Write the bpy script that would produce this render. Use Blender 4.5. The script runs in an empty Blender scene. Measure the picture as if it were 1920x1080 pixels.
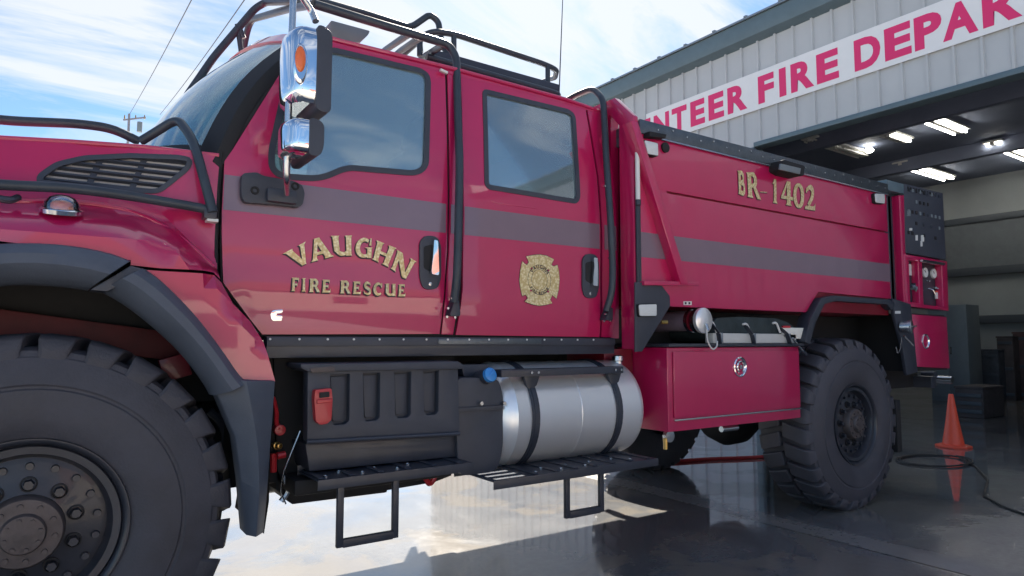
import bpy, bmesh, math, random
from mathutils import Vector, Matrix
from mathutils.geometry import delaunay_2d_cdt
random.seed(7)
R = math.radians
scene = bpy.context.scene
COL = scene.collection

# ------------------------------------------------------------------ camera
CH = 1.2                       # eye height above the wet apron
FPX, PCX, PCY = 1250.0, 960.0, 540.0
PIT = R(4.62); HEAD = R(55.55)  # pitch up, heading between the truck's long side and the view axis
cam = bpy.data.cameras.new('camera'); cam_o = bpy.data.objects.new('camera', cam); COL.objects.link(cam_o)
cam.sensor_width = 36; cam.lens = 36 * FPX / 1920
cam.clip_start = 0.05; cam.clip_end = 3000
cam_o.location = (0, 0, CH)
cam_o.rotation_euler = (R(90) + PIT, 0, HEAD - R(90))
scene.camera = cam_o
scene.render.resolution_x = 1920; scene.render.resolution_y = 1080

# ------------------------------------------------------------------ sky and sun
SUN_AZ = R(34.4)     # from +Y towards +X
SUN_EL = R(38.5)
world = bpy.data.worlds.new('World'); scene.world = world; world.use_nodes = True
nt = world.node_tree; nt.nodes.clear()
def N(nt, t, **k):
    n = nt.nodes.new(t)
    for a, b in k.items(): setattr(n, a, b)
    return n
def L(nt, a, b): nt.links.new(a, b)
sky = N(nt, 'ShaderNodeTexSky', sky_type='NISHITA'); sky.sun_disc = False
sky.sun_elevation = SUN_EL; sky.sun_rotation = SUN_AZ
sky.air_density = 1.0; sky.dust_density = 0.3; sky.ozone_density = 2.2
tc = N(nt, 'ShaderNodeTexCoord'); sep = N(nt, 'ShaderNodeSeparateXYZ'); L(nt, tc.outputs['Generated'], sep.inputs[0])
zz = N(nt, 'ShaderNodeMath', operation='ADD'); L(nt, sep.outputs['Z'], zz.inputs[0]); zz.inputs[1].default_value = 0.22
dx = N(nt, 'ShaderNodeMath', operation='DIVIDE'); L(nt, sep.outputs['X'], dx.inputs[0]); L(nt, zz.outputs[0], dx.inputs[1])
dy = N(nt, 'ShaderNodeMath', operation='DIVIDE'); L(nt, sep.outputs['Y'], dy.inputs[0]); L(nt, zz.outputs[0], dy.inputs[1])
cmb = N(nt, 'ShaderNodeCombineXYZ'); L(nt, dx.outputs[0], cmb.inputs[0]); L(nt, dy.outputs[0], cmb.inputs[1])
mp = N(nt, 'ShaderNodeMapping'); mp.inputs['Rotation'].default_value = (0, 0, R(28)); mp.inputs['Scale'].default_value = (0.75, 2.4, 1)
mp.inputs['Location'].default_value = (1.3, 0.4, 0)
L(nt, cmb.outputs[0], mp.inputs[0])
n1 = N(nt, 'ShaderNodeTexNoise'); n1.inputs['Scale'].default_value = 1.5; n1.inputs['Detail'].default_value = 9; n1.inputs['Roughness'].default_value = 0.62
n1.inputs['Distortion'].default_value = 0.9
L(nt, mp.outputs[0], n1.inputs['Vector'])
# veil thickens towards the sun
sd = N(nt, 'ShaderNodeVectorMath', operation='DOT_PRODUCT'); L(nt, tc.outputs['Generated'], sd.inputs[0])
sd.inputs[1].default_value = (math.cos(SUN_EL) * math.sin(SUN_AZ), math.cos(SUN_EL) * math.cos(SUN_AZ), math.sin(SUN_EL))
mr = N(nt, 'ShaderNodeMapRange'); L(nt, sd.outputs['Value'], mr.inputs[0])
mr.inputs[1].default_value = 0.60; mr.inputs[2].default_value = 1.0; mr.inputs[3].default_value = 0.0; mr.inputs[4].default_value = 0.22
ad = N(nt, 'ShaderNodeMath', operation='ADD'); L(nt, n1.outputs['Fac'], ad.inputs[0]); L(nt, mr.outputs[0], ad.inputs[1])
cr = N(nt, 'ShaderNodeValToRGB'); L(nt, ad.outputs[0], cr.inputs[0])
cr.color_ramp.elements[0].position = 0.49; cr.color_ramp.elements[0].color = (0, 0, 0, 1)
cr.color_ramp.elements[1].position = 0.72; cr.color_ramp.elements[1].color = (0.9, 0.9, 0.9, 1)
mx = N(nt, 'ShaderNodeMixRGB'); L(nt, cr.outputs[0], mx.inputs[0]); 
tint = N(nt, 'ShaderNodeMixRGB', blend_type='MULTIPLY'); tint.inputs[0].default_value = 1; tint.inputs[2].default_value = (0.66, 0.80, 0.90, 1); L(nt, sky.outputs[0], tint.inputs[1])
L(nt, tint.outputs[0], mx.inputs[1]); mx.inputs[2].default_value = (5.2, 5.4, 5.7, 1)
bg = N(nt, 'ShaderNodeBackground'); L(nt, mx.outputs[0], bg.inputs[0]); bg.inputs[1].default_value = 0.050
wo = N(nt, 'ShaderNodeOutputWorld'); L(nt, bg.outputs[0], wo.inputs[0])

sl = bpy.data.lights.new('sun', 'SUN'); sl.energy = 5.0; sl.angle = R(0.5); sl.color = (1.0, 0.93, 0.82)
so = bpy.data.objects.new('sun', sl); COL.objects.link(so)
sdir = Vector((math.cos(SUN_EL) * math.sin(SUN_AZ), math.cos(SUN_EL) * math.cos(SUN_AZ), math.sin(SUN_EL)))
so.rotation_euler = sdir.to_track_quat('Z', 'Y').to_euler(); so.location = (0, 0, 12)
scene.view_settings.view_transform = 'Standard'; scene.view_settings.look = 'None'
scene.view_settings.exposure = 1.88; scene.view_settings.gamma = 1

# ------------------------------------------------------------------ measuring helpers: where a sight line meets a real plane of the truck or building
_a = HEAD
_F = Vector((math.cos(_a) * math.cos(PIT), math.sin(_a) * math.cos(PIT), math.sin(PIT)))
_R = Vector((math.sin(_a), -math.cos(_a), 0)); _U = _R.cross(_F)
def ray(u, v): return _F + _R * ((u - PCX) / FPX) + _U * ((PCY - v) / FPX)
def PY(u, v, Y):
    d = ray(u, v); t = Y / d.y; return Vector((d.x * t, Y, CH + d.z * t))
def PX(u, v, X):
    d = ray(u, v); t = X / d.x; return Vector((X, d.y * t, CH + d.z * t))
def PZ(u, v, Z):
    d = ray(u, v); t = (Z - CH) / d.z; return Vector((d.x * t, d.y * t, Z))
def PS(u, v, yf):
    Y = 2.8
    for _ in range(14):
        p = PY(u, v, Y); Y = 0.5 * Y + 0.5 * yf(p.x, p.z)
    return PY(u, v, Y)

# ------------------------------------------------------------------ materials
MATS = {}
def mat(name, base, rough=0.5, metal=0.0, coat=0.0, var=0.0, vscale=6.0, bump=0.0, bscale=60.0, rvar=0.0, spec=0.5, emis=None, estr=0.0, aniso=0.0):
    m = bpy.data.materials.new(name); m.use_nodes = True; t = m.node_tree
    b = t.nodes['Principled BSDF']
    b.inputs['Base Color'].default_value = (*base, 1); b.inputs['Roughness'].default_value = rough
    b.inputs['Metallic'].default_value = metal; b.inputs['Coat Weight'].default_value = coat; b.inputs['Coat Roughness'].default_value = 0.03
    b.inputs['Specular IOR Level'].default_value = spec
    if emis: b.inputs['Emission Color'].default_value = (*emis, 1); b.inputs['Emission Strength'].default_value = estr
    co = N(t, 'ShaderNodeTexCoord')
    if var or rvar:
        n = N(t, 'ShaderNodeTexNoise'); n.inputs['Scale'].default_value = vscale; n.inputs['Detail'].default_value = 6; n.inputs['Roughness'].default_value = 0.65
        L(t, co.outputs['Object'], n.inputs['Vector'])
        if var:
            r = N(t, 'ShaderNodeMapRange'); L(t, n.outputs['Fac'], r.inputs[0]); r.inputs[1].default_value = 0.3; r.inputs[2].default_value = 0.7
            r.inputs[3].default_value = 1 - var; r.inputs[4].default_value = 1 + var
            mm = N(t, 'ShaderNodeVectorMath', operation='SCALE'); mm.inputs[0].default_value = base; L(t, r.outputs[0], mm.inputs['Scale'])
            L(t, mm.outputs[0], b.inputs['Base Color'])
        if rvar:
            r = N(t, 'ShaderNodeMapRange'); L(t, n.outputs['Fac'], r.inputs[0]); r.inputs[1].default_value = 0.3; r.inputs[2].default_value = 0.7
            r.inputs[3].default_value = max(0.01, rough - rvar); r.inputs[4].default_value = rough + rvar; L(t, r.outputs[0], b.inputs['Roughness'])
    if bump:
        n = N(t, 'ShaderNodeTexNoise'); n.inputs['Scale'].default_value = bscale; n.inputs['Detail'].default_value = 3
        L(t, co.outputs['Object'], n.inputs['Vector'])
        bp = N(t, 'ShaderNodeBump'); bp.inputs['Strength'].default_value = bump; bp.inputs['Distance'].default_value = 0.01
        L(t, n.outputs['Fac'], bp.inputs['Height']); L(t, bp.outputs[0], b.inputs['Normal'])
    MATS[name] = m; return m
RED = mat('red_paint', (0.50, 0.006, 0.085), 0.32, 0.0, 1.0, var=0.07, vscale=2.0, spec=0.6, bump=0.10, bscale=2.3)
RED.node_tree.nodes['Principled BSDF'].inputs['Coat IOR'].default_value = 1.52
DRED = mat('dark_red_steel', (0.20, 0.006, 0.02), 0.45, 0, 0.3, var=0.1)
STRIPE = mat('grey_stripe', (0.21, 0.14, 0.18), 0.35, 0.1, 0.8, var=0.06, vscale=3)
SEAM = mat('seam_black', (0.012, 0.012, 0.014), 0.7)
BLKTUBE = mat('black_powdercoat', (0.040, 0.052, 0.068), 0.42, 0.0, 0.08, var=0.15, vscale=10, bump=0.05, bscale=300, spec=0.35)
BLK = mat('black_steel', (0.032, 0.037, 0.052), 0.42, 0.0, 0.15, var=0.2, vscale=6, bump=0.05, bscale=150)
PLAS = mat('black_plastic', (0.046, 0.052, 0.070), 0.48, 0, 0, var=0.15, vscale=5, bump=0.12, bscale=220)
FLARE = mat('flare_rubber', (0.080, 0.095, 0.125), 0.50, 0, 0, var=0.22, vscale=3, bump=0.10, bscale=180, rvar=0.08)
TYRE = mat('tyre_rubber', (0.058, 0.058, 0.072), 0.62, 0, 0, var=0.32, vscale=3, bump=0.20, bscale=120, rvar=0.1)
RIM = mat('rim_black', (0.028, 0.030, 0.040), 0.38, 0.1, 0.2, var=0.15, vscale=8, bump=0.05, bscale=100)
HUB = mat('hub_grey', (0.10, 0.085, 0.085), 0.5, 0.4, 0, var=0.25, vscale=14, bump=0.1)
CHROME = mat('chrome', (0.82, 0.84, 0.87), 0.05, 1.0)
STEEL = mat('stainless', (0.60, 0.61, 0.62), 0.25, 1.0, var=0.1, vscale=12)
ALU = mat('brushed_aluminium', (0.90, 0.91, 0.92), 0.30, 0.60, var=0.02, vscale=3)
GOLD = None
SHADOW = mat('letter_outline', (0.035, 0.02, 0.03), 0.5)
AMBER = mat('amber_lens', (0.80, 0.16, 0.03), 0.25, 0, 0.6)
LENS = mat('clear_lens', (0.75, 0.77, 0.76), 0.15, 0.2, 0.8, bump=0.5, bscale=60)
WHITE = mat('white_plastic', (0.72, 0.72, 0.70), 0.4, var=0.05)
BLUECAP = mat('blue_cap', (0.05, 0.28, 0.70), 0.4, 0, 0.2)
LRED = mat('red_plastic', (0.50, 0.02, 0.03), 0.35, 0, 0.3)
BRASS = mat('brass', (0.55, 0.36, 0.12), 0.35, 0.9, var=0.2)
MESH = mat('vent_filter', (0.55, 0.52, 0.50), 0.7, 0.2, bump=0.4, bscale=400, var=0.1)
FABRIC = mat('seat_fabric', (0.10, 0.10, 0.12), 0.9, var=0.2)
DASH = mat('dash_grey', (0.16, 0.17, 0.18), 0.6)
HOSEG = mat('suction_hose_grey', (0.22, 0.17, 0.22), 0.5, var=0.15, bump=0.3, bscale=50)
ALT = mat('treadplate', (0.12, 0.14, 0.16), 0.28, 0.7, var=0.15, vscale=18, bump=0.3, bscale=90)
CONEM = mat('cone_orange', (0.85, 0.10, 0.05), 0.45, var=0.05)
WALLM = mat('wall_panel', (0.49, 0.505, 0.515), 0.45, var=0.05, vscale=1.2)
TRIMM = mat('trim_slate', (0.10, 0.15, 0.18), 0.4, var=0.08)
ROOFM = mat('roof_metal', (0.30, 0.33, 0.35), 0.25, 0.6)
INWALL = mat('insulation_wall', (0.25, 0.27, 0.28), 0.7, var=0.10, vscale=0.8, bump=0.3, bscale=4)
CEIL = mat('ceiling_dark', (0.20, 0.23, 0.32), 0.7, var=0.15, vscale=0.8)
GIRT = mat('girt_steel', (0.05, 0.06, 0.075), 0.5)
SIGNW = mat('sign_white', (0.80, 0.80, 0.80), 0.4, var=0.02)
SIGNR = mat('sign_red', (0.75, 0.03, 0.16), 0.4)
TUBEL = mat('lit_tube', (0.9, 0.9, 0.85), 0.4, emis=(1.0, 0.97, 0.88), estr=6.0)
PAN = mat('fixture_pan', (0.75, 0.74, 0.70), 0.4)
WOOD = mat('pole_wood', (0.22, 0.22, 0.25), 0.85, var=0.3, vscale=8)
BOOK = mat('booklet', (0.78, 0.78, 0.72), 0.5)
BOARD = mat('board_white', (0.55, 0.56, 0.55), 0.4, var=0.08)
CANV = mat('black_canvas', (0.03, 0.045, 0.05), 0.8, var=0.3, vscale=10, bump=0.3, bscale=30)
CARD = mat('dark_cardboard', (0.075, 0.06, 0.06), 0.8, var=0.3, vscale=3)
GREYC = mat('grey_cabinet', (0.17, 0.20, 0.22), 0.45, var=0.06)
HOSER = mat('red_hose', (0.35, 0.02, 0.03), 0.5)
CABLE = mat('black_cable', (0.02, 0.02, 0.022), 0.5)
STUCCO = mat('pale_stucco', (0.55, 0.48, 0.40), 0.8, var=0.1)
SHEDR = mat('shed_roof', (0.25, 0.08, 0.06), 0.6, var=0.1)
# gold leaf with engine-turned scales
m = mat('gold_leaf', (0.72, 0.56, 0.26), 0.38, 0.35, 0.5); GOLD = m; t = m.node_tree
vo = N(t, 'ShaderNodeTexVoronoi'); vo.inputs['Scale'].default_value = 85
co = t.nodes['Texture Coordinate']; L(t, co.outputs['Object'], vo.inputs['Vector'])
rp = N(t, 'ShaderNodeValToRGB'); L(t, vo.outputs['Distance'], rp.inputs[0])
rp.color_ramp.elements[0].color = (0.98, 0.88, 0.56, 1); rp.color_ramp.elements[1].color = (0.62, 0.47, 0.20, 1); rp.color_ramp.elements[1].position = 0.75
L(t, rp.outputs[0], t.nodes['Principled BSDF'].inputs['Base Color'])
# tinted glass
def glassmat(name, tint, refl, haze=0.0, dc=(.62, .72, .76)):
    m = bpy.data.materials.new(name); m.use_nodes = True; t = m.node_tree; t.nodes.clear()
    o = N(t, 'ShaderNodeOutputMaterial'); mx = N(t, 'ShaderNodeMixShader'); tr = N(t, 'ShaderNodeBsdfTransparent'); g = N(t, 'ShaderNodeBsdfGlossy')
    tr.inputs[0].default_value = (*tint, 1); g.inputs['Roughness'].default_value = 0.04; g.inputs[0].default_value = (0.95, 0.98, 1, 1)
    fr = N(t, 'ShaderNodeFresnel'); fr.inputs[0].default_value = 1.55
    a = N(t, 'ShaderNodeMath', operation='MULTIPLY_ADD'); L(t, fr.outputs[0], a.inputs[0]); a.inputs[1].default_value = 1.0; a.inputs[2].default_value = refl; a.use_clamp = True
    df = N(t, 'ShaderNodeBsdfDiffuse'); df.inputs[0].default_value = (*dc, 1); m2 = N(t, 'ShaderNodeMixShader'); m2.inputs[0].default_value = haze  # pale diffuse share painted into the panes for haze and sky sheen
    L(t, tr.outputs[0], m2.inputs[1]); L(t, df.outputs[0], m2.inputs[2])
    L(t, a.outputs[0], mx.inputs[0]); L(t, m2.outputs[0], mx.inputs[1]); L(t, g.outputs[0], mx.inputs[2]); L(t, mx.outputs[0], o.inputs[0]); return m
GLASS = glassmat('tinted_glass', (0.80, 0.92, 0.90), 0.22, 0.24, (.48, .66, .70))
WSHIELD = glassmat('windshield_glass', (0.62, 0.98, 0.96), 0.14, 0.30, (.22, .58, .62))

# ------------------------------------------------------------------ object helpers
WL = {}
def tag(o, label=None, cat=None, group=None, kind=None):
    if label: o['label'] = label
    if cat: o['category'] = cat
    if group: o['group'] = group
    if kind: o['kind'] = kind
    return o
def empty(name, loc, parent=None):
    o = bpy.data.objects.new(name, None); COL.objects.link(o); loc = Vector(loc); WL[o.name] = loc
    o.location = loc - (WL[parent.name] if parent else Vector()); o.parent = parent; o.empty_display_size = 0.1; return o
class MB:
    def __init__(s): s.v = []; s.f = []
    def add(s, vs, fs):
        n = len(s.v); s.v += [tuple(x) for x in vs]; s.f += [tuple(i + n for i in q) for q in fs]; return s
    def box(s, x0, x1, y0, y1, z0, z1):
        vs = [(x, y, z) for x in (x0, x1) for y in (y0, y1) for z in (z0, z1)]
        return s.add(vs, [(0, 1, 3, 2), (4, 6, 7, 5), (0, 4, 5, 1), (2, 3, 7, 6), (0, 2, 6, 4), (1, 5, 7, 3)])
    def obox(s, c, ax, h):     # centre, three axes, half sizes
        c = Vector(c); A = [Vector(a).normalized() * k for a, k in zip(ax, h)]
        vs = [c + A[0] * i + A[1] * j + A[2] * k for i in (-1, 1) for j in (-1, 1) for k in (-1, 1)]
        return s.add(vs, [(0, 1, 3, 2), (4, 6, 7, 5), (0, 4, 5, 1), (2, 3, 7, 6), (0, 2, 6, 4), (1, 5, 7, 3)])
    def bar(s, p0, p1, w, h, up=(0, 0, 1)):
        p0 = Vector(p0); p1 = Vector(p1); d = (p1 - p0); sd_ = d.cross(Vector(up)).normalized(); u = sd_.cross(d).normalized()
        return s.obox((p0 + p1) / 2, (d, sd_, u), (d.length / 2, w / 2, h / 2))
    def tube(s, pts, r, seg=10, bend=0.0, cap=True, close=False):
        P = [Vector(p) for p in pts]
        if bend > 0: P = round_path(P, bend)
        n = len(P); frames = []
        T0 = (P[1] - P[0]).normalized(); up = Vector((0, 0, 1)) if abs(T0.z) < 0.9 else Vector((1, 0, 0))
        nrm = T0.cross(up).normalized()
        vs = []
        for i in range(n):
            if i == 0: T = (P[1] - P[0])
            elif i == n - 1: T = (P[-1] - P[-2])
            else: T = (P[i + 1] - P[i]).normalized() + (P[i] - P[i - 1]).normalized()
            T.normalize(); nrm = (nrm - T * nrm.dot(T)).normalized(); b = T.cross(nrm)
            rr = r[min(len(r) - 1, round(i / (n - 1) * (len(r) - 1)))] if isinstance(r, (list, tuple)) else r
            for k in range(seg):
                a = 2 * math.pi * k / seg; vs.append(P[i] + (nrm * math.cos(a) + b * math.sin(a)) * rr)
        fs = [(i * seg + k, i * seg + (k + 1) % seg, (i + 1) * seg + (k + 1) % seg, (i + 1) * seg + k) for i in range(n - 1) for k in range(seg)]
        if cap: fs += [tuple(range(seg))[::-1], tuple((n - 1) * seg + k for k in range(seg))]
        return s.add(vs, fs)
    def cyl(s, p0, p1, r0, r1=None, seg=20): return s.tube([p0, p1], [r0, r0 if r1 is None else r1], seg)
    def lathe(s, c, axis, prof, seg=48, ref=None):   # prof: (distance along axis, radius)
        c = Vector(c); ax = Vector(axis).normalized(); ref = Vector(ref) if ref else (Vector((0, 0, 1)) if abs(ax.z) < .9 else Vector((1, 0, 0)))
        e1 = (ref - ax * ref.dot(ax)).normalized(); e2 = ax.cross(e1); vs = []
        for (h, r) in prof:
            for k in range(seg):
                a = 2 * math.pi * k / seg; vs.append(c + ax * h + (e1 * math.cos(a) + e2 * math.sin(a)) * max(r, 1e-4))
        n = len(prof)
        fs = [(i * seg + k, (i + 1) * seg + k, (i + 1) * seg + (k + 1) % seg, i * seg + (k + 1) % seg) for i in range(n - 1) for k in range(seg)]
        return s.add(vs, fs)
    def prism(s, poly, y0, y1):       # polygon in (x,z), extruded over y
        t_ = tri2d([(p[0], p[1]) for p in poly])
        pts, tris, loops = t_
        n = len(pts); vs = [(p[0], y0, p[1]) for p in pts] + [(p[0], y1, p[1]) for p in pts]
        fs = [tuple(q) for q in tris] + [tuple(i + n for i in q[::-1]) for q in tris]
        fs += [(a, b, b + n, a + n) for a, b in loops]
        return s.add(vs, fs)
    def build(s, name, m, parent=None, bevel=0.0, smooth=35, seg=2):
        bm = bmesh.new(); vs = [bm.verts.new(v) for v in s.v]
        for q in s.f:
            if len(set(q)) < 3: continue
            try: bm.faces.new([vs[i] for i in q])
            except ValueError: pass
        bmesh.ops.remove_doubles(bm, verts=bm.verts[:], dist=1e-5)
        bmesh.ops.recalc_face_normals(bm, faces=bm.faces[:])
        if bevel:
            es = [e for e in bm.edges if len(e.link_faces) == 2 and e.calc_face_angle(0) > R(40)]
            if es: bmesh.ops.bevel(bm, geom=es, offset=bevel, segments=seg, affect='EDGES', clamp_overlap=True, profile=0.6)
        lo = Vector((min(v.co.x for v in bm.verts), min(v.co.y for v in bm.verts), min(v.co.z for v in bm.verts)))
        hi = Vector((max(v.co.x for v in bm.verts), max(v.co.y for v in bm.verts), max(v.co.z for v in bm.verts)))
        c = (lo + hi) / 2; c.z = lo.z
        bmesh.ops.translate(bm, verts=bm.verts[:], vec=-c)
        me = bpy.data.meshes.new(name); bm.to_mesh(me); bm.free()
        me.polygons.foreach_set('use_smooth', [True] * len(me.polygons)); me.set_sharp_from_angle(angle=R(smooth))
        me.materials.append(m)
        o = bpy.data.objects.new(name, me); COL.objects.link(o); WL[o.name] = c
        o.location = c - (WL[parent.name] if parent else Vector()); o.parent = parent
        return o
def round_path(P, r, n=7):
    out = [P[0]]
    for i in range(1, len(P) - 1):
        a, b, c = P[i - 1], P[i], P[i + 1]; d1 = (a - b); d2 = (c - b)
        k = min(r, d1.length * 0.49, d2.length * 0.49); p = b + d1.normalized() * k; q = b + d2.normalized() * k
        for j in range(n + 1):
            t_ = j / n; out.append(p * (1 - t_) ** 2 + b * 2 * t_ * (1 - t_) + q * t_ * t_)
    out.append(P[-1]); return out
def rc(pts, r, n=5):    # round the corners of a closed 2-D polygon
    out = []; m_ = len(pts)
    for i in range(m_):
        a = Vector(pts[i - 1]); b = Vector(pts[i]); c = Vector(pts[(i + 1) % m_]); d1 = a - b; d2 = c - b
        k = min(r, d1.length * 0.48, d2.length * 0.48); p = b + d1.normalized() * k; q = b + d2.normalized() * k
        if (d1.normalized().dot(d2.normalized())) < -0.985: out.append(tuple(b)); continue
        for j in range(n + 1):
            t_ = j / n; w = p * (1 - t_) ** 2 + b * 2 * t_ * (1 - t_) + q * t_ * t_; out.append(tuple(w))
    return out
def area(p): return 0.5 * sum(p[i - 1][0] * p[i][1] - p[i][0] * p[i - 1][1] for i in range(len(p)))
def inset(pts, d):
    s_ = 1 if area(pts) > 0 else -1; out = []; m_ = len(pts)
    for i in range(m_):
        a = Vector(pts[i - 1]); b = Vector(pts[i]); c = Vector(pts[(i + 1) % m_])
        e1 = (b - a).normalized(); e2 = (c - b).normalized(); n_ = Vector((-(e1.y + e2.y), e1.x + e2.x))
        if n_.length < 1e-6: out.append(tuple(b)); continue
        n_.normalize(); out.append(tuple(b + n_ * d * s_))
    return out
def inside(p, poly):
    x, y = p; c = False; j = len(poly) - 1
    for i in range(len(poly)):
        if (poly[i][1] > y) != (poly[j][1] > y) and x < (poly[j][0] - poly[i][0]) * (y - poly[i][1]) / (poly[j][1] - poly[i][1]) + poly[i][0]: c = not c
        j = i
    return c
def tri2d(outer, holes=(), grid=0):
    loops = [list(outer)] + [list(h) for h in holes]; pts = []; es = []
    for lp in loops:
        if grid:
            q = []
            for i in range(len(lp)):
                a = Vector(lp[i]); b = Vector(lp[(i + 1) % len(lp)]); k = max(1, int((b - a).length / grid))
                q += [tuple(a + (b - a) * (j / k)) for j in range(k)]
            lp = q
        s0 = len(pts); pts += [Vector(p) for p in lp]; es += [(s0 + i, s0 + (i + 1) % len(lp)) for i in range(len(lp))]
    if grid:
        xs = [p.x for p in pts]; ys = [p.y for p in pts]; bl = [[tuple(p) for p in lp] for lp in loops]
        x = min(xs) + grid * .5
        while x < max(xs):
            y = min(ys) + grid * .5
            while y < max(ys):
                if inside((x, y), bl[0]) and not any(inside((x, y), h) for h in bl[1:]):
                    if all(abs(p.x - x) + abs(p.y - y) > grid * .45 for p in pts[:len(es)]): pts.append(Vector((x, y)))
                y += grid
            x += grid
    vo_, eo, fo, ov, oe, of = delaunay_2d_cdt(pts, es, [], 0, 1e-6, True)
    res = []
    for q in fo:
        c = sum((vo_[i] for i in q), Vector((0, 0))) / len(q)
        if inside(c, loops[0]) and not any(inside(c, h) for h in loops[1:]): res.append(tuple(q))
    # boundary loops as edge pairs
    cnt = {}
    for q in res:
        for a, b in zip(q, q[1:] + q[:1]): cnt[frozenset((a, b))] = cnt.get(frozenset((a, b)), []) + [(a, b)]
    bnd = [v[0] for v in cnt.values() if len(v) == 1]
    return [tuple(p) for p in vo_], res, [[a, b] for a, b in bnd]
CYL = 3.72          # centre line of the truck
def flip(y, far): return 2 * CYL - y if far else y
def sheet(mb, outer, holes, yf, thick, off=0.0, grid=0, far=False):
    """solid panel whose outer face lies on y = yf(x,z) - off"""
    pts, tris, bnd = tri2d(outer, holes, grid); n = len(pts)
    vs = [(p[0], flip(yf(p[0], p[1]) - off, far), p[1]) for p in pts] + [(p[0], flip(yf(p[0], p[1]) - off + thick, far), p[1]) for p in pts]
    fs = [tuple(q) for q in tris] + [tuple(i + n for i in q[::-1]) for q in tris] + [(a, b, b + n, a + n) for a, b in bnd]
    return mb.add(vs, fs)
def px(pts, yf): return [(lambda p: (p.x, p.z))(PS(u, v, yf)) for u, v in pts]
def panel(name, m, parent, pts, yf, thick=0.012, off=0.0, holes=(), grid=0.07, bevel=0.003, far=False, rnd=0, world=False):
    o = pts if world else px(pts, yf)
    if rnd: o = rc(o, rnd)
    mb = MB(); sheet(mb, o, [h if world else px(h, yf) for h in holes], yf, thick, off, grid, far)
    return mb.build(name, m, parent, bevel)

# ================================================================== FIRE TRUCK
truck = empty('fire_truck', (2.6, CYL, 0))
tag(truck, 'dark red crew cab fire truck with black tube cage, standing on the wet apron', 'fire truck')
T = truck
def lerp(a, b, t_): return a + (b - a) * t_
def clamp(x, a=0., b=1.): return max(a, min(b, x))
def sm(t_): t_ = clamp(t_); return t_ * t_ * (3 - 2 * t_)
def cabY(x, z):
    y = 2.76
    if z > 1.86: y += 0.065 * ((z - 1.86) / 0.7) ** 1.3
    y -= 0.007 * math.exp(-((z - 1.41) / 0.035) ** 2)
    if z < 1.33: y += 0.010 * ((1.33 - z) / 0.11) ** 2
    return y
CR = [(-1.3, 1.25), (-1.05, 1.40), (-0.75, 1.55), (-0.45, 1.61), (0.0, 1.62), (0.2, 1.615), (0.35, 1.575), (0.48, 1.46), (0.58, 1.33), (0.70, 1.18), (0.8, 1.0)]
def zc(x):
    if x <= CR[0][0]: return CR[0][1]
    for (a, b), (c, d) in zip(CR, CR[1:]):
        if x <= c: return lerp(b, d, (x - a) / (c - a))
    return CR[-1][1]
def fenY(x, z):
    h = z - zc(x); t_ = sm((h + 0.07) / 0.15)
    y = lerp(2.575, 2.765, t_)
    if h > 0.08: y += (h - 0.08) * 0.30 * (1 - sm((x - 0.05) / 0.45))
    return y
# --- cab side panels (near and far side alike)
fd = [(492, 627), (470, 600), (419, 530), (416, 440), (416, 400), (421, 302), (434, 284), (530, 130), (560, 88), (600, 62), (622, 68), (803, 117), (834, 126), (839, 340), (838, 473), (824, 626)]
fwin = [(622, 92), (560, 112), (528, 190), (507, 285), (508, 313), (518, 327), (540, 333), (590, 336), (612, 332), (640, 320), (657, 316), (775, 326), (792, 320), (800, 308), (804, 155), (802, 141), (790, 132)]
bp_ = [(839, 127), (844, 340), (842, 473), (828, 627), (850, 628), (863, 540), (864, 340), (859, 133)]
rd = [(864, 135), (869, 340), (868, 540), (855, 628), (1124, 632), (1126, 560), (1126, 450), (1119, 330), (1098, 206)]
rwin = [(907, 170), (1066, 208), (1076, 217), (1085, 370), (1080, 379), (917, 352), (911, 345)]
rc_ = [(1102, 207), (1123, 330), (1130, 450), (1130, 560), (1128, 632), (1148, 633), (1156, 560), (1158, 480), (1150, 330), (1133, 213)]
fwp = rc(px(fwin, cabY), 0.03, 3); rwp = rc(px(rwin, cabY), 0.02, 3)
for far in (False, True):
    d1 = panel('front_door', RED, T, px(fd, cabY), cabY, 0.014, 0, [fwp], 0.06, 0.004, far, world=True)
    panel('door_pillar', RED, T, bp_, cabY, 0.012, -0.002, (), 0.08, 0.003, far)
    d2 = panel('rear_door', RED, T, px(rd, cabY), cabY, 0.014, 0, [rwp], 0.06, 0.004, far, world=True)
    panel('cab_corner', RED, T, rc_, cabY, 0.012, -0.001, (), 0.08, 0.003, far)
    # dark inner shell behind the shut lines
    shell = px([(492, 630), (416, 532), (414, 440), (419, 302), (530, 128), (600, 60), (840, 128), (1133, 215), (1158, 480), (1148, 634)], cabY)
    panel('inner_shell', SEAM, T, shell, cabY, 0.012, -0.017, [inset(fwp, -0.012), inset(rwp, -0.012)], 0.1, 0, far, world=True)
    for d_, w, cut in ((d1, fwp, None), (d2, rwp, None)):
        g = MB(); sheet(g, inset(w, -0.010), [inset(w, 0.016)], cabY, 0.020, 0.004, 0.08, far); g.build('window_seal', PLAS, d_, 0.003)
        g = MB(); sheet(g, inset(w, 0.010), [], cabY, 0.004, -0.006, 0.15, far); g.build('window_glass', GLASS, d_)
        if not far:
            if w is fwp: FDOOR = d_
            else: RDOOR = d_
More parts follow.
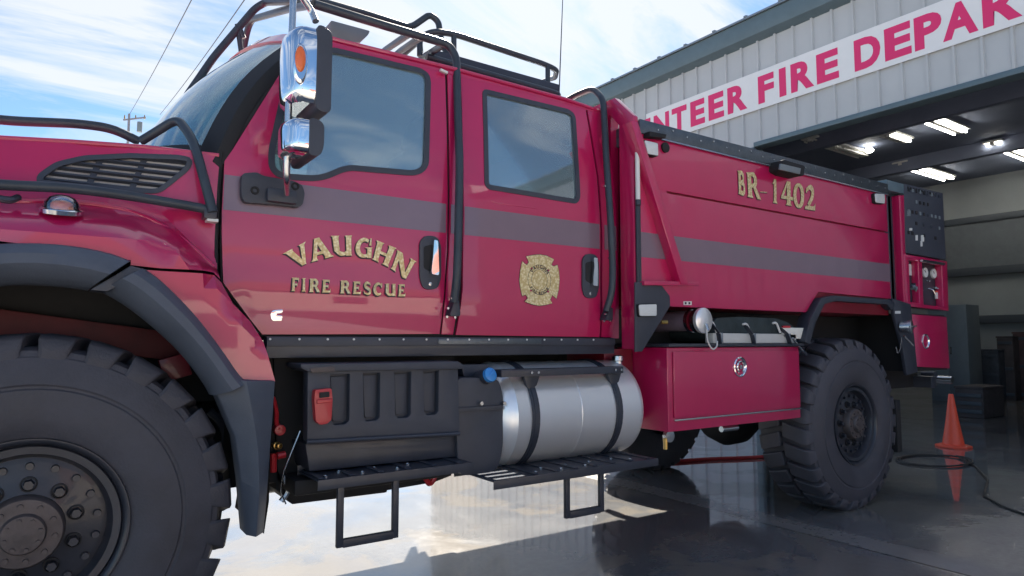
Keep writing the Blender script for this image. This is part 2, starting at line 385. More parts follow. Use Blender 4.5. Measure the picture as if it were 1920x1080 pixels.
# --- roof
def roof():
    mb = MB(); xs = [0.80, 0.86, 0.93, 1.1, 1.4, 1.8, 2.2, 2.5, 2.62, 2.68]
    n = 18; rows = []
    for i, x in enumerate(xs):
        row = []
        for j in range(n + 1):
            s_ = j / n * 2 - 1; y = CYL + s_ * 0.90
            w = 1 - abs(s_) ** 2.6
            xx = x
            if i <= 2: xx = x - 0.17 * (1 - s_ * s_) + 0.06
            ze = 2.545 + 0.012 * (1 - abs(x - 1.7))
            z = ze + 0.135 * w - (0.05 * (0.93 - x) / 0.13 if x < 0.93 else 0) - (0.03 * ((x - 2.5) / .18) ** 2 if x > 2.5 else 0)
            row.append((xx, y, z))
        rows.append(row)
    vs = [p for r_ in rows for p in r_] ; m_ = n + 1
    fs = [(i * m_ + j, i * m_ + j + 1, (i + 1) * m_ + j + 1, (i + 1) * m_ + j) for i in range(len(xs) - 1) for j in range(n)]
    k = len(vs); vs += [(p[0], p[1], p[2] - 0.03) for p in vs[:k]]; fs += [tuple(i + k for i in q[::-1]) for q in fs]
    per = [j for j in range(m_)] + [i * m_ + n for i in range(1, len(xs))] + [(len(xs) - 1) * m_ + j for j in range(n - 1, -1, -1)] + [i * m_ for i in range(len(xs) - 2, 0, -1)]
    fs += [(a, b, b + k, a + k) for a, b in zip(per, per[1:] + per[:1])]
    mb.add(vs, fs); return mb.build('cab_roof', RED, T, 0, 50)
ROOF = roof()
for far in (False, True):
    g = MB()
    g.tube([(0.95, flip(2.818, far), 2.543), (1.6, flip(2.816, far), 2.553), (2.3, flip(2.816, far), 2.548), (2.66, flip(2.83, far), 2.53)], 0.011, 8)
    g.build('rain_gutter', RED, ROOF)
g = MB()      # rear wall of the cab
g.prism([(2.60, 1.22), (2.66, 1.22), (2.68, 2.53), (2.62, 2.53)], 2.80, 2 * CYL - 2.80); g.build('cab_rear_wall', RED, T)
g = MB(); g.box(0.6, 2.6, 2.82, 2 * CYL - 2.82, 1.21, 1.26); g.build('cab_floor', SEAM, T)
g = MB(); g.box(0.56, 0.60, 2.80, 2 * CYL - 2.80, 1.2, 1.93); g.build('firewall', SEAM, T)
# windshield, its rubber and the A-pillars
def ws(name, m, e0, e1, off, thick=0.006):
    mb = MB(); nu, nv = 16, 10; g_ = []
    for j in range(nv + 1):
        t_ = lerp(e0[1], e1[1], j / nv)
        for i in range(nu + 1):
            s_ = lerp(e0[0], e1[0], i / nu)
            bx = 0.50 - 0.25 * (1 - abs(s_) ** 2.2); bz = 1.93 + 0.10 * (1 - s_ * s_)
            tx = 0.88 - 0.17 * (1 - abs(s_) ** 2.2); tz = 2.525 + 0.135 * (1 - abs(s_) ** 2.6)
            x = lerp(bx, tx, t_) - 0.045 * math.sin(math.pi * t_); z = lerp(bz, tz, t_) + 0.03 * math.sin(math.pi * t_)
            hw = lerp(0.955, 0.895, t_)
            g_.append((x - off * 0.8, CYL + s_ * hw, z + off * 0.6))
    m_ = nu + 1; fs = [(a * m_ + b, a * m_ + b + 1, (a + 1) * m_ + b + 1, (a + 1) * m_ + b) for a in range(nv) for b in range(nu)]
    k = len(g_); vs = g_ + [(x + thick * .8, y, z - thick * .6) for x, y, z in g_]; fs += [tuple(q_ + k for q_ in q[::-1]) for q in fs[:]]
    per = list(range(m_)) + [a * m_ + nu for a in range(1, nv + 1)] + [nv * m_ + b for b in range(nu - 1, -1, -1)] + [a * m_ for a in range(nv - 1, 0, -1)]
    fs += [(a, b, b + k, a + k) for a, b in zip(per, per[1:] + per[:1])]
    mb.add(vs, fs); return mb
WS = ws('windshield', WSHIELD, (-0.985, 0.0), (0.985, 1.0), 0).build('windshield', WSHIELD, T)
for s0, s1 in ((-1.0, -0.90), (0.90, 1.0)):
    ws('', None, (s0, -0.02), (s1, 1.02), 0.008, 0.05).build('windshield_seal', SEAM, WS, 0.004)
ws('', None, (-1.0, 0.93), (1.0, 1.03), 0.010, 0.05).build('sun_visor', RED, WS, 0.004)
ws('', None, (-1.0, -0.05), (1.0, 0.05), 0.008, 0.04).build('windshield_seal', SEAM, WS, 0.004)
for far in (False, True):
    g = MB(); P_ = [PS(434, 282, cabY), PS(480, 208, cabY), PS(530, 128, cabY), PS(566, 84, cabY)]
    g.tube([(p.x - 0.01, flip(p.y + 0.03, far), p.z - 0.012) for p in P_], [0.022, 0.024, 0.026, 0.03], 8, 0.1); g.build('window_post', SEAM, T)
# --- hood and fender
hood_edge = [(-1.2, 1.80), (-0.9, 1.86), (-0.5, 1.905)] + px([(0, 259), (130, 266), (270, 276), (411, 292)], fenY)
outl = list(hood_edge) + px([(410, 400), (408, 440), (413, 524), (400, 511), (300, 503), (245, 497)], fenY)
arch = [(0.204, 1.475), (0.05, 1.497), (-0.15, 1.51), (-0.33, 1.475), (-0.47, 1.39), (-0.60, 1.22), (-0.67, 1.05), (-0.70, 0.85), (-1.2, 0.85)]
vent_px = [(78, 330), (108, 309), (160, 297), (245, 293), (330, 296), (356, 300), (350, 315), (322, 338), (296, 358), (200, 352), (120, 345), (75, 340)]
ventp = rc(px(vent_px, fenY), 0.02, 3)
for far in (False, True):
    hd = panel('hood_side', RED, T, outl + arch, fenY, 0.016, 0, [ventp], 0.045, 0.004, far, world=True)
    if not far: HOODS = hd
    rf_ = [(262, 505), (300, 508), (401, 516), (414, 529), (437, 570), (470, 604), (493, 640), (516, 715), (447, 716), (425, 670), (399, 636), (366, 596), (328, 556), (290, 520)]
    panel('rear_fender', RED, T, rf_, fenY, 0.02, 0, (), 0.045, 0.006, far)
    # raised crease over the arch
    g = MB(); q = [(-1.1, 1.43), (-0.75, 1.60), (-0.45, 1.655)] + px([(0, 380), (120, 376), (220, 388), (300, 418), (360, 462), (400, 500)], fenY)
    g.tube([(x, flip(fenY(x, z) - 0.002, far), z) for x, z in q], 0.010, 8, 0.1); g.build('fender_crease', RED, hd)
    g = MB(); sheet(g, inset(ventp, -0.012), [inset(ventp, 0.007)], fenY, 0.03, 0.004, 0.06, far); g.build('vent_frame', PLAS, hd, 0.004)
    g = MB(); sheet(g, ventp, [], fenY, 0.01, -0.022, 0.08, far); g.build('vent_mesh', MESH, hd)
    g = MB(); xs_ = [p[0] for p in ventp]; zs_ = [p[1] for p in ventp]
    for k in range(6):
        z_ = min(zs_) + (max(zs_) - min(zs_)) * (k + 0.5) / 6
        cr_ = [x for x in [min(xs_) + (max(xs_) - min(xs_)) * i / 80 for i in range(81)] if inside((x, z_), ventp)]
        if cr_: g.bar((min(cr_), flip(fenY(min(cr_), z_) + 0.014, far), z_), (max(cr_), flip(fenY(max(cr_), z_) + 0.014, far), z_), 0.016, 0.008, (0, 0.5 if not far else -.5, 1))
    for fx in (0.33, 0.62):
        x_ = lerp(min(xs_), max(xs_), fx); g.bar((x_ - 0.012, flip(fenY(x_, min(zs_)) + .016, far), min(zs_) + 0.005), (x_ + 0.03, flip(fenY(x_, max(zs_)) + .016, far), max(zs_) - 0.01), 0.02, 0.012, (0, 1, 0))
    g.build('vent_louvre', PLAS, hd)
def hood():
    mb = MB(); n = 16; xs = [-1.25, -1.2, -1.0, -0.8, -0.6, -0.4, -0.2, 0, 0.2, 0.35, 0.47]; g_ = []
    def ze(x):
        for (a, b), (c, d) in zip(hood_edge, hood_edge[1:]):
            if x <= c: return lerp(b, d, clamp((x - a) / (c - a)))
        return hood_edge[-1][1]
    for x in xs:
        z0 = ze(x); y0 = fenY(x, z0) + 0.004
        for j in range(n + 1):
            s_ = j / n * 2 - 1; g_.append((x + (0.05 if x == -1.25 else 0), CYL + s_ * (CYL - y0), z0 + 0.09 * (1 - abs(s_) ** 2.5) - (0.05 if x < -1.22 else 0)))
    m_ = n + 1; fs = [(a * m_ + b, a * m_ + b + 1, (a + 1) * m_ + b + 1, (a + 1) * m_ + b) for a in range(len(xs) - 1) for b in range(n)]
    k = len(g_); vs = g_ + [(x, y, z - 0.02) for x, y, z in g_]; fs += [tuple(q_ + k for q_ in q[::-1]) for q in fs[:]]
    mb.add(vs, fs); mb.build('hood', RED, T, 0, 50)
hood()
for far in (False, True):
    g = MB(); g.tube([(x, flip(fenY(x, z) + 0.004, far), z + 0.002) for x, z in hood_edge], 0.009, 8); g.build('hood_edge', RED, T)
g = MB(); g.box(-1.22, -1.18, 2.9, 2 * CYL - 2.9, 1.0, 1.83); g.build('radiator_grille', PLAS, T, 0.01)
g = MB(); g.box(-1.55, -1.3, 2.6, 2 * CYL - 2.6, 0.62, 0.95); g.build('front_bumper', BLK, T, 0.03)
g = MB()
sp = PS(411, 292, fenY); g.tube([(0.513, fenY(.5, 1.95) + .004, 1.945), (0.507, 2.768, 1.8), (0.504, 2.768, 1.6), (0.507, 2.764, 1.48)], 0.007, 6); g.build('hood_seal', SEAM, T)
p = PY(116, 388, 2.66)
g = MB(); g.lathe((p.x, 2.665, p.z - .012), (0, -.25, 1), [(-.01, .062), (.004, .064), (.008, .058), (.008, 0)], 28); LP0 = g.build('fender_lamp', CHROME, T, 0, 40)
g = MB(); g.lathe((p.x, 2.665, p.z - .006), (0, -.25, 1), [(0, .054), (.02, .050), (.038, .036), (.046, .018), (.048, 0)], 28); g.build('lamp_lens', glassmat('clear_plastic', (.9, .9, .9), .15), LP0, 0, 60)
g = MB(); g.lathe((p.x, 2.665, p.z - .006), (0, -.25, 1), [(0, .034), (.018, .032), (.026, .022), (.028, 0)], 20); g.build('lamp_bulb', AMBER, LP0, 0, 60)
g = MB(); g.tube([PY(-15, 366, 2.70), PY(0, 373, 2.66), PY(20, 376, 2.66), PY(34, 370, 2.69)], .012, 8, .03); g.build('hood_latch', BLK, T)
# flares: rubber lip loft
def resample(pl, n):
    P = [Vector(p) for p in pl]; d = [0]
    for a, b in zip(P, P[1:]): d.append(d[-1] + (b - a).length)
    out = []
    for i in range(n):
        s_ = d[-1] * i / (n - 1)
        for k in range(len(P) - 1):
            if s_ <= d[k + 1] + 1e-9: out.append(P[k].lerp(P[k + 1], (s_ - d[k]) / max(1e-9, d[k + 1] - d[k]))); break
    return out
def smoothpl(pl, k=2):
    for _ in range(k):
        q = [pl[0]]
        for a, b in zip(pl, pl[1:]): q += [tuple(Vector(a).lerp(Vector(b), .25)), tuple(Vector(a).lerp(Vector(b), .75))]
        pl = q + [pl[-1]]
    return pl
P2 = lambda l, Y=2.55: [(lambda p: (p.x, p.z))(PY(u, v, Y)) for u, v in l]
def flare(oc, ic, far, taper=False):
    mb = MB(); n = 40; O = resample(smoothpl(oc), n); I = resample(smoothpl(ic), n)
    rows = []
    for o_, i_ in zip(O, I):
        prof = [(0.0, 2.60), (-0.0, 2.555), (0.06, 2.520), (0.30, 2.492), (0.55, 2.488), (0.70, 2.50), (0.86, 2.53), (1.0, 2.56), (1.02, 2.64)]
        rows.append([(lerp(o_.x, i_.x, t_), flip(y, far), lerp(o_.y, i_.y, t_)) for t_, y in prof])
    k = len(rows[0]); vs = [p for r_ in rows for p in r_]
    fs = [(i * k + j, i * k + j + 1, (i + 1) * k + j + 1, (i + 1) * k + j) for i in range(n - 1) for j in range(k - 1)]
    fs += [tuple(range(k)), tuple((n - 1) * k + j for j in range(k))[::-1], ]
    fs += [(i * k, (i + 1) * k, (i + 1) * k + k - 1, i * k + k - 1) for i in range(n - 1)]
    mb.add(vs, fs); return mb
fo = P2([(245, 489), (205, 473), (130, 459), (60, 455), (0, 456)]) + [(-0.33, 1.465), (-0.47, 1.38), (-0.60, 1.21), (-0.67, 1.04)]
fi = P2([(168, 541), (140, 536), (90, 531), (40, 529), (0, 531)]) + [(-0.30, 1.34), (-0.42, 1.27), (-0.53, 1.13), (-0.60, 1.02)]
ro = P2([(268, 503), (290, 515), (328, 550), (366, 590), (399, 632), (425, 668), (446, 700), (462, 716)])
ri = P2([(192, 543), (225, 560), (262, 586), (305, 622), (345, 660), (376, 700), (395, 728), (402, 742)])
for far in (False, True):
    flare(fo, fi, far).build('arch_flare', FLARE, T)
    flare(ro, ri, far).build('arch_flare', FLARE, T)
    g = MB(); g.prism([(p.x, p.z) for p in [PY(*q, 2.56) for q in [(243, 500), (275, 508), (200, 548), (168, 545)]]], flip(2.52, far), flip(2.62, far)); g.build('flare_joint', PLAS, T, 0.004)
    g = MB()
    A = [PY(392, 705, 2.56), PY(420, 770, 2.56), PY(441, 820, 2.56), PY(452, 900, 2.56), PY(461, 1004, 2.56)]
    B = [PY(462, 714, 2.50), PY(476, 790, 2.50), PY(484, 845, 2.50), PY(486, 920, 2.50), PY(480, 1008, 2.50)]
    C = [PY(516, 714, 2.56), PY(511, 790, 2.56), PY(506, 850, 2.56), PY(501, 920, 2.56), PY(494, 999, 2.56)]
    D = [c + Vector((0, 0.08, 0)) for c in C]; E_ = [a + Vector((0, 0.10, 0)) for a in A]
    rows = [A, B, C, D, E_]; vs = [(p.x, flip(p.y, far), p.z) for r_ in rows for p in r_]
    g.add(vs, [(i * 5 + j, i * 5 + j + 1, ((i + 1) % 5) * 5 + j + 1, ((i + 1) % 5) * 5 + j) for i in range(5) for j in range(4)] + [(0, 5, 10, 15, 20), (4, 9, 14, 19, 24)])
    g.build('mud_guard', FLARE, T, 0.006)
# wheel-well liner
for far in (False, True):
    g = MB(); nn = 24; vs = []
    for i in range(nn + 1):
        a = R(lerp(-12, 192, i / nn)); x = -0.05 + 0.74 * math.cos(a); z = 0.66 + 0.80 * math.sin(a)
        vs += [(x, flip(2.60, far), z), (x, flip(3.08, far), z)]
    g.add(vs, [(2 * i, 2 * i + 1, 2 * i + 3, 2 * i + 2) for i in range(nn)]); g.build('wheel_well_liner', SEAM, T)
    g = MB(); g.box(-1.1, 0.6, flip(3.08, far), flip(3.11, far), 0.95, 1.6); g.build('inner_fender', SEAM, T)
g = MB(); g.bar((-.3, 3.0, 1.28), (0.55, 3.02, 1.16), 0.05, 0.11); g.build('inner_brace', mat('dark_red_frame', (.10, .008, .012), .6, var=.3, vscale=9), T, 0.004)  # darker, mottled red for the brace inside the wheel well
g = MB(); g.obox((0.40, 2.93, 1.10), ((1, 0, 0.3), (0, 1, 0), (-.3, 0, 1)), (0.05, 0.02, 0.045)); g.build('spring_bracket', DRED, T, 0.004)

# --- wheels
def dup(o, parent, d=None, rot=None):
    c = o.copy(); COL.objects.link(c); c.parent = parent
    if d is not None: c.location = Vector(d)
    if rot is not None: c.rotation_euler = rot
    return c
def make_wheel():
    w = empty('wheel', (0, 0, 0)); w.name = 'wheel'
    # outer face towards -Y; built round the origin, width 0 .. 0.40
    g = MB(); g.lathe((0, 0, 0), (0, 1, 0), [(0.06, .270), (0.030, .282), (0.012, .290), (0.002, .312), (-0.008, .345), (-0.013, .395), (-0.010, .440), (-0.004, .445), (-0.004, .452), (-0.008, .458), (0.0, .500), (0.014, .540), (0.020, .545), (0.026, .562), (0.05, .574), (0.20, .580), (0.35, .574), (0.374, .57), (0.39, .53), (0.405, .44), (0.40, .33), (0.37, .28)], 96)
    g.build('tyre', TYRE, w, 0, 30)
    nl = 27
    ms = []
    for side in (0, 1):
        g = MB()
        for k in range(nl):
            a0 = 2 * math.pi * (k + 0.5 * side) / nl; wa = 2 * math.pi / nl * 0.33
            prof = [(0.014, .528), (0.012, .560), (0.024, .603), (0.050, .615), (0.120, .620), (0.186, .621), (0.186, .565), (0.03, .53)]
            vs = []
            for s_ in (-1, 1):
                for (h, r) in prof:
                    sk = 0.55 * max(0, h - 0.05) ** 1.0 * (1 if side == 0 else 1)
                    wv = wa * (1.0 if h > 0.02 else 0.86); a = a0 + s_ * wv + sk + (0.02 if r > .6 and s_ > 0 else 0)
                    hh = h if side == 0 else 0.392 - h
                    vs.append((r * math.sin(a), hh, r * math.cos(a)))
            n = len(prof); g.add(vs, [tuple(range(n)), tuple(range(n, 2 * n))[::-1]] + [(i, (i + 1) % n, (i + 1) % n + n, i + n) for i in range(n)])
        t_ = g.build('tread', TYRE, w, 0.006, 30, 1); ms.append(t_)
    g = MB(); g.lathe((0, 0, 0), (0, 1, 0), [(0.05, .262), (0.012, .270), (0.002, .280), (0.002, .288), (0.012, .291), (0.03, .285)], 72); g.build('rim_flange', RIM, w, 0, 50)
    g = MB(); g.lathe((0, 0, 0), (0, 1, 0), [(0.10, .275), (0.028, .270), (0.018, .262), (0.020, .240), (0.045, .228), (0.060, .224), (0.058, .215), (0.055, .205), (0.052, .12), (0.048, .112), (0.045, .0)], 72); g.build('rim', RIM, w, 0, 40)
    g = MB(); g.lathe((0, 0, 0), (0, 1, 0), [(0.052, .112), (0.012, .108), (0.004, .102), (0.002, .062), (-0.010, .060), (-0.016, .056), (-0.018, 0)], 48); g.build('hub', HUB, w, 0, 40)
    def ring(name, n, r, h0, h1, rad, m, hexa=False, a_off=0.):
        g = MB(); x, z = r * math.cos(a_off), r * math.sin(a_off); g.cyl((x, h0, z), (x, h1, z), rad, rad * .85, 6 if hexa else 12)
        o = g.build(name, m, w, 0, 30)
        for k in range(1, n):
            a = a_off + 2 * math.pi * k / n; c = dup(o, w, (r * math.cos(a), o.location.y, r * math.sin(a) + (o.location.z - z)), (0, 0, 0))
    ring('rim_bolt', 18, .198, .055, .040, .0125, RIM)
    for k in range(10):
        a = 2 * math.pi * (k + .2) / 10; x, z = .142 * math.cos(a), .142 * math.sin(a); g = MB()
        g.lathe((x, .046, z), (0, 1, 0), [(0.01, .024), (0, .024), (-0.001, .020), (0.008, .019)], 14); g.build('nut_recess', SEAM, w)
    ring('wheel_nut', 10, .142, .05, .024, .0165, RIM, True, 2 * math.pi * .02)
    ring('hub_bolt', 10, .084, .006, -.004, .0085, HUB, False, .3)
    ring('hub_bolt', 8, .046, -.012, -.023, .006, HUB, False, .1)
    return w
def place_tree(src, name, loc, rot=(0, 0, 0), parent=None):
    c = bpy.data.objects.new(name, None); COL.objects.link(c); c.parent = parent; c.empty_display_size = .1
    c.location = Vector(loc) - (WL[parent.name] if parent else Vector()); c.rotation_euler = rot
    for ch in list(src.children): dup(ch, c)
    return c
W0 = make_wheel(); W0.parent = T; W0.location = Vector((-0.05, 2.585, 0.61)) - WL[T.name]; W0.rotation_euler = (0, R(-8), 0)
place_tree(W0, 'wheel', (4.80, 2.60, 0.61), (0, R(11), 0), T).scale = (1, 1.08, 1)
for x, s_ in ((-0.05, 0), (4.80, 1)):
    place_tree(W0, 'wheel', (x, 2 * CYL - 2.60, 0.61), (0, R(5), R(180)), T)
# --- chassis
for y in (3.34, 2 * CYL - 3.34 - 0.09):
    g = MB(); g.box(-1.3, 6.35, y, y + 0.09, 0.80, 1.06); g.build('frame_rail', BLK, T, 0.01)
for x in (-0.05, 4.80):
    g = MB(); g.cyl((x, 2.95, .61), (x, 2 * CYL - 2.95, .61), .09, seg=16); g.build('axle', SEAM, T)
    g = MB(); prof = [(-.30, .02), (-.24, .15), (-.14, .24), (0, .28), (.14, .24), (.24, .15), (.30, .02)]
    g.lathe((x, CYL, .60), (0, 1, 0), prof, 28); g.build('differential', SEAM, T)
for y in (3.22, 2 * CYL - 3.22):
    for x in (-0.05, 4.80):
        g = MB(); g.tube([(x - .75, y, .98), (x - .4, y, .80), (x, y, .72), (x + .4, y, .80), (x + .75, y, .98)], .04, 8, .3); g.build('leaf_spring', SEAM, T)
g = MB(); g.box(0.35, 1.5, 3.25, 4.2, 0.62, 1.2); g.build('gearbox', SEAM, T, .05)
g = MB(); g.box(-0.8, 0.5, 3.3, 4.2, 0.75, 1.5); g.build('engine', SEAM, T, .05)
g = MB(); g.box(1.4, 2.55, 3.2, 4.3, 0.84, 1.2); g.build('underbody_pan', SEAM, T, .03)
g = MB(); g.box(2.72, 6.2, 3.0, 2 * CYL - 3.0, 1.06, 1.405); g.build('tank_subframe', SEAM, T, .01)
# --- rocker strip
g = MB(); rk = px([(497, 631), (1146, 634)], cabY); x0, x1 = rk[0][0], rk[1][0]
g.box(x0, x1, 2.745, 2.80, 1.135, 1.222); ROCK = g.build('rocker_panel', BLK, T, 0.003)
g = MB(); g.box(x0, x1, 2.738, 2.747, 1.182, 1.218); g.build('rocker_strip', PLAS, ROCK, 0.002)
a_, b_ = PY(822, 638, 2.735), PY(1015, 640, 2.735)
g = MB(); g.box(a_.x, b_.x, 2.7335, 2.738, 1.190, 1.215); g.build('step_plate', ALT, ROCK, 0.001)
s0 = None
for u in (506, 561, 614, 663, 711, 756, 799, 839, 879, 916, 952, 987, 1020, 1052, 1082, 1112):
    p = PY(u, 633, 2.736)
    if s0 is None:
        g = MB(); g.cyl((p.x, 2.7345, 1.211), (p.x, 2.730, 1.211), .0048, seg=8); s0 = g.build('screw', WHITE, ROCK); z0 = s0.location.copy(); xx0 = p.x
    else: dup(s0, ROCK, (z0.x + p.x - xx0, z0.y, z0.z))
# --- battery box, ribbed cover, latch
B = empty('battery_box', (1.2, 2.7, 0.7), T)
bx = lambda u, v, Y=2.62: (lambda p: (p.x, p.z))(PY(u, v, Y))
face = [bx(*q) for q in [(577, 690), (859, 688), (862, 812), (576, 828)]]
pk = [[(620, 703), (656, 701), (655, 788), (648, 795), (627, 797), (622, 790)], [(681, 700), (713, 699), (712, 782), (706, 788), (688, 790), (683, 784)], [(740, 698), (771, 697), (770, 777), (764, 783), (747, 784), (742, 779)], [(794, 696), (823, 695), (822, 771), (817, 777), (801, 778), (796, 773)]]
pkp = [[bx(*q) for q in p_] for p_ in pk]
fl = lambda y: (lambda x, z: y)
g = MB(); sheet(g, face, pkp, fl(2.62), 0.05); g.build('box_cover', PLAS, B, 0.005)
g = MB(); sheet(g, face, [], fl(2.655), 0.02); g.build('cover_backing', PLAS, B)
for p_ in pkp:
    g = MB(); q = inset(p_, 0.012); sheet(g, q, [], fl(2.645), 0.02); g.build('cover_recess', PLAS, B, 0.004)
g = MB(); top = [bx(*q) for q in [(561, 682), (700, 680), (855, 677), (866, 684), (862, 692), (575, 697), (562, 690)]]
sheet(g, top, [], fl(2.60), 0.20); g.build('box_lid', PLAS, B, 0.006)
g = MB(); sheet(g, [bx(*q, 2.595) for q in [(581, 690), (628, 687), (628, 697), (585, 699)]], [], fl(2.597), .01); g.build('lid_tab', HUB, B, .002)
lt = rc([bx(*q) for q in [(586, 730), (616, 727), (618, 748), (616, 785), (608, 793), (594, 795), (587, 788), (584, 748)]], .008, 3)
g = MB(); sheet(g, lt, [], fl(2.585), 0.04); LAT = g.build('latch', LRED, B, 0.006)
g = MB(); sheet(g, [bx(*q) for q in [(588, 748), (615, 746), (615, 753), (588, 756)]], [], fl(2.575), 0.012); g.build('latch_lever', LRED, LAT, 0.003)
g = MB(); sheet(g, rc([bx(*q) for q in [(593, 735), (611, 733), (611, 743), (593, 745)]], .003), [], fl(2.578), 0.01); g.build('latch_button', SEAM, LAT, 0.002)
g = MB(); sheet(g, [bx(*q, 2.66) for q in [(572, 832), (862, 815), (862, 856), (580, 885)]], [], fl(2.66), 0.3); g.build('box_base', BLK, B, 0.01)
g = MB(); g.tube([PY(575, 829, 2.61), PY(862, 813, 2.61)], .008, 8); g.build('cover_bead', PLAS, B)
g = MB(); g.box(0.60, 1.62, 2.86, 3.30, 0.62, 1.14); g.build('box_housing', SEAM, B, 0.01)
g = MB(); sheet(g, [bx(*q, 2.84) for q in [(514, 672), (577, 672), (585, 885), (540, 930), (520, 880)]], [], fl(2.84), 0.1); g.build('side_bracket', SEAM, B)
# --- steps and drop stirrups
def step(x0, x1, y0, y1, z, nm, slots=False, lip=0.035):
    s_ = empty(nm, ((x0 + x1) / 2, (y0 + y1) / 2, z), T)
    xs0 = x0 + (0.22 if slots else 0)
    g = MB(); g.box(xs0, x1, y0, y1, z - 0.004, z); g.build('tread_plate', BLK, s_)
    if slots:
        ys = [y0 + (y1 - y0) * k / 10 for k in range(11)]
        for k in range(11):
            pass
        g = MB(); g.box(x0, x0 + .03, y0, y1, z - .004, z); g.box(x0 + .20, xs0, y0, y1, z - .004, z)
        for k in range(0, 11, 2): g.box(x0 + .03, x0 + .20, ys[k] if k else y0, (ys[k + 1] if k < 10 else y1) - (.008), z - .004, z)
        g.build('slotted_end', BLK, s_)
    g = MB(); g.box(x0, x1, y0 - .004, y0, z - lip, z + 0.003); g.build('step_lip', BLK, s_, .001)
    g = MB(); g.box(x0, x1, y1, y1 + .004, z - lip, z + 0.02); g.build('step_back', BLK, s_, .001)
    # grip buttons
    g = MB(); g.lathe(((xs0 + .05), y0 + .06, z), (0, 0, 1), [(0, .010), (.005, .010), (.006, .006), (.002, .005)], 10); o = g.build('grip_button', STEEL, s_)
    b0 = o.location.copy(); n = int((x1 - xs0 - .1) / .075)
    for k in range(1, n):
        dup(o, s_, (b0.x + k * .075, b0.y + (.06 if k % 2 else 0), b0.z))
    for k in range(int((x1 - xs0) / .06)):
        if k % 2 == 0:
            g = MB(); g.box(xs0 + k * .06 + .01, xs0 + k * .06 + .035, y0 + .02, y1 - .02, z, z + .006); g.build('tread_rib', BLK, s_, .002, seg=1)
    return s_
S1 = step(0.84, 1.52, 2.51, 2.76, 0.68, 'cab_step')
g = MB(); g.box(0.80, 1.50, 2.66, 3.0, 0.60, 0.66); g.build('step_bracket', SEAM, S1, .01)
S2 = step(1.59, 2.60, 2.46, 2.80, 0.60, 'cab_step', True)
for S_, pts, Y in ((S1, [(646, 925), (636, 1021), (740, 1000), (742, 908)], 2.54), (S2, [(1061, 893), (1063, 968), (1127, 952), (1128, 880)], 2.50)):
    q = [PY(*p, Y) for p in pts]; g = MB()
    zb = (q[1].z + q[2].z) / 2; zt = 0.66 if S_ is S1 else 0.59
    g.bar((q[1].x, Y, zb - .014), (q[1].x, Y, zt), .026, .02, (0, 1, 0)); g.bar((q[2].x, Y, zb - .014), (q[2].x, Y, zt), .026, .02, (0, 1, 0))
    g.bar((q[1].x + .012, Y, zb), (q[2].x - .012, Y, zb), .024, .032); g.build('step_stirrup', BLK, S_, .003)
# --- fuel tank
F_ = empty('fuel_tank', (2.2, 2.86, 0.57), T)
fx0, fx1, fy, fz, fr = 1.745, 2.685, 2.865, 0.835, 0.262
g = MB(); g.lathe((fx0, fy, fz), (1, 0, 0), [(-.012, 0), (-.010, .12), (0, .20), (.02, .238), (.05, .256), (.075, fr), (.078, fr + .003), (.085, fr), (fx1 - fx0 - .06, fr), (fx1 - fx0 - .03, .255), (fx1 - fx0 - .01, .235), (fx1 - fx0, .20), (fx1 - fx0, 0)], 72)
g.build('tank_shell', ALU, F_, 0, 40)
for xs in (1.925, 2.47):
    g = MB(); g.lathe((xs, fy, fz), (1, 0, 0), [(-.022, fr + .001), (-.022, fr + .006), (-.010, fr + .006), (-.008, fr + .010), (.008, fr + .010), (.010, fr + .006), (.022, fr + .006), (.022, fr + .001)], 56); o = g.build('tank_strap', BLK, F_, 0, 30)
g = MB(); g.lathe((2.22, fy, fz), (1, 0, 0), [(-.004, fr + .0005), (-.002, fr + .0018), (.002, fr + .0018), (.004, fr + .0005)], 56); g.build('weld_seam', ALU, F_)
g = MB(); p = PY(936, 700, 2.62); q = PY(1161, 706, 2.62); g.box(p.x, 2.50, 2.60, 2.68, 1.035, 1.070); g.build('tank_bracket', BLK, F_, .003)
for xs in (1.925, 2.47):
    g = MB(); g.prism([(xs - .05, 1.04), (xs + .05, 1.04), (xs + .03, .99), (xs - .01, .96), (xs - .03, .99)], 2.635, 2.66); g.build('strap_clamp', BLK, F_, .002)
    for d in (-.03, .01):
        g = MB(); g.cyl((xs + d, 2.60, 1.053), (xs + d, 2.593, 1.053), .007, seg=6); g.build('clamp_bolt', STEEL, F_)
p = PY(1158, 690, 2.80); g = MB(); g.lathe((p.x, 2.80, 1.05), (0, 0, 1), [(0, .030), (.04, .028), (.045, .036), (.07, .034), (.075, .02), (.076, 0)], 20); g.build('filler_cap', STEEL, F_, 0, 40)
g = MB(); g.box(1.62, 2.6, 2.75, 3.0, .60, .625); g.build('tank_cradle', BLK, F_, .004)
# def tank
D_ = empty('additive_tank', (1.66, 2.85, .6), T)
g = MB(); q = rc([(x, z) for x, z in [(1.545, 1.04), (1.80, 1.03), (1.84, .95), (1.84, .70), (1.78, .60), (1.56, .60)]], .05, 5); g.prism(rc([(1.50, 1.04), (1.735, 1.03), (1.760, .95), (1.760, .70), (1.73, .60), (1.52, .60)], .05, 5), 2.64, 3.05); g.build('tank_body', PLAS, D_, .018)
g = MB(); g.prism(rc([(1.45, 1.02), (1.60, 1.03), (1.60, .62), (1.50, .60)], .05), 2.78, 3.1); g.build('tank_end', PLAS, D_, .012)
g = MB(); g.prism(rc([(1.51, .905), (1.75, .905), (1.75, .885), (1.51, .885)], .008), 2.625, 2.66); g.build('retaining_strap', BLK, D_, .003)
for u in (902, 945):
    p = PY(u, 756, 2.62); g = MB(); g.cyl((p.x, 2.63, p.z), (p.x, 2.612, p.z), .009, seg=8); g.build('strap_bolt', STEEL, D_)
p = PY(922, 705, 2.59)
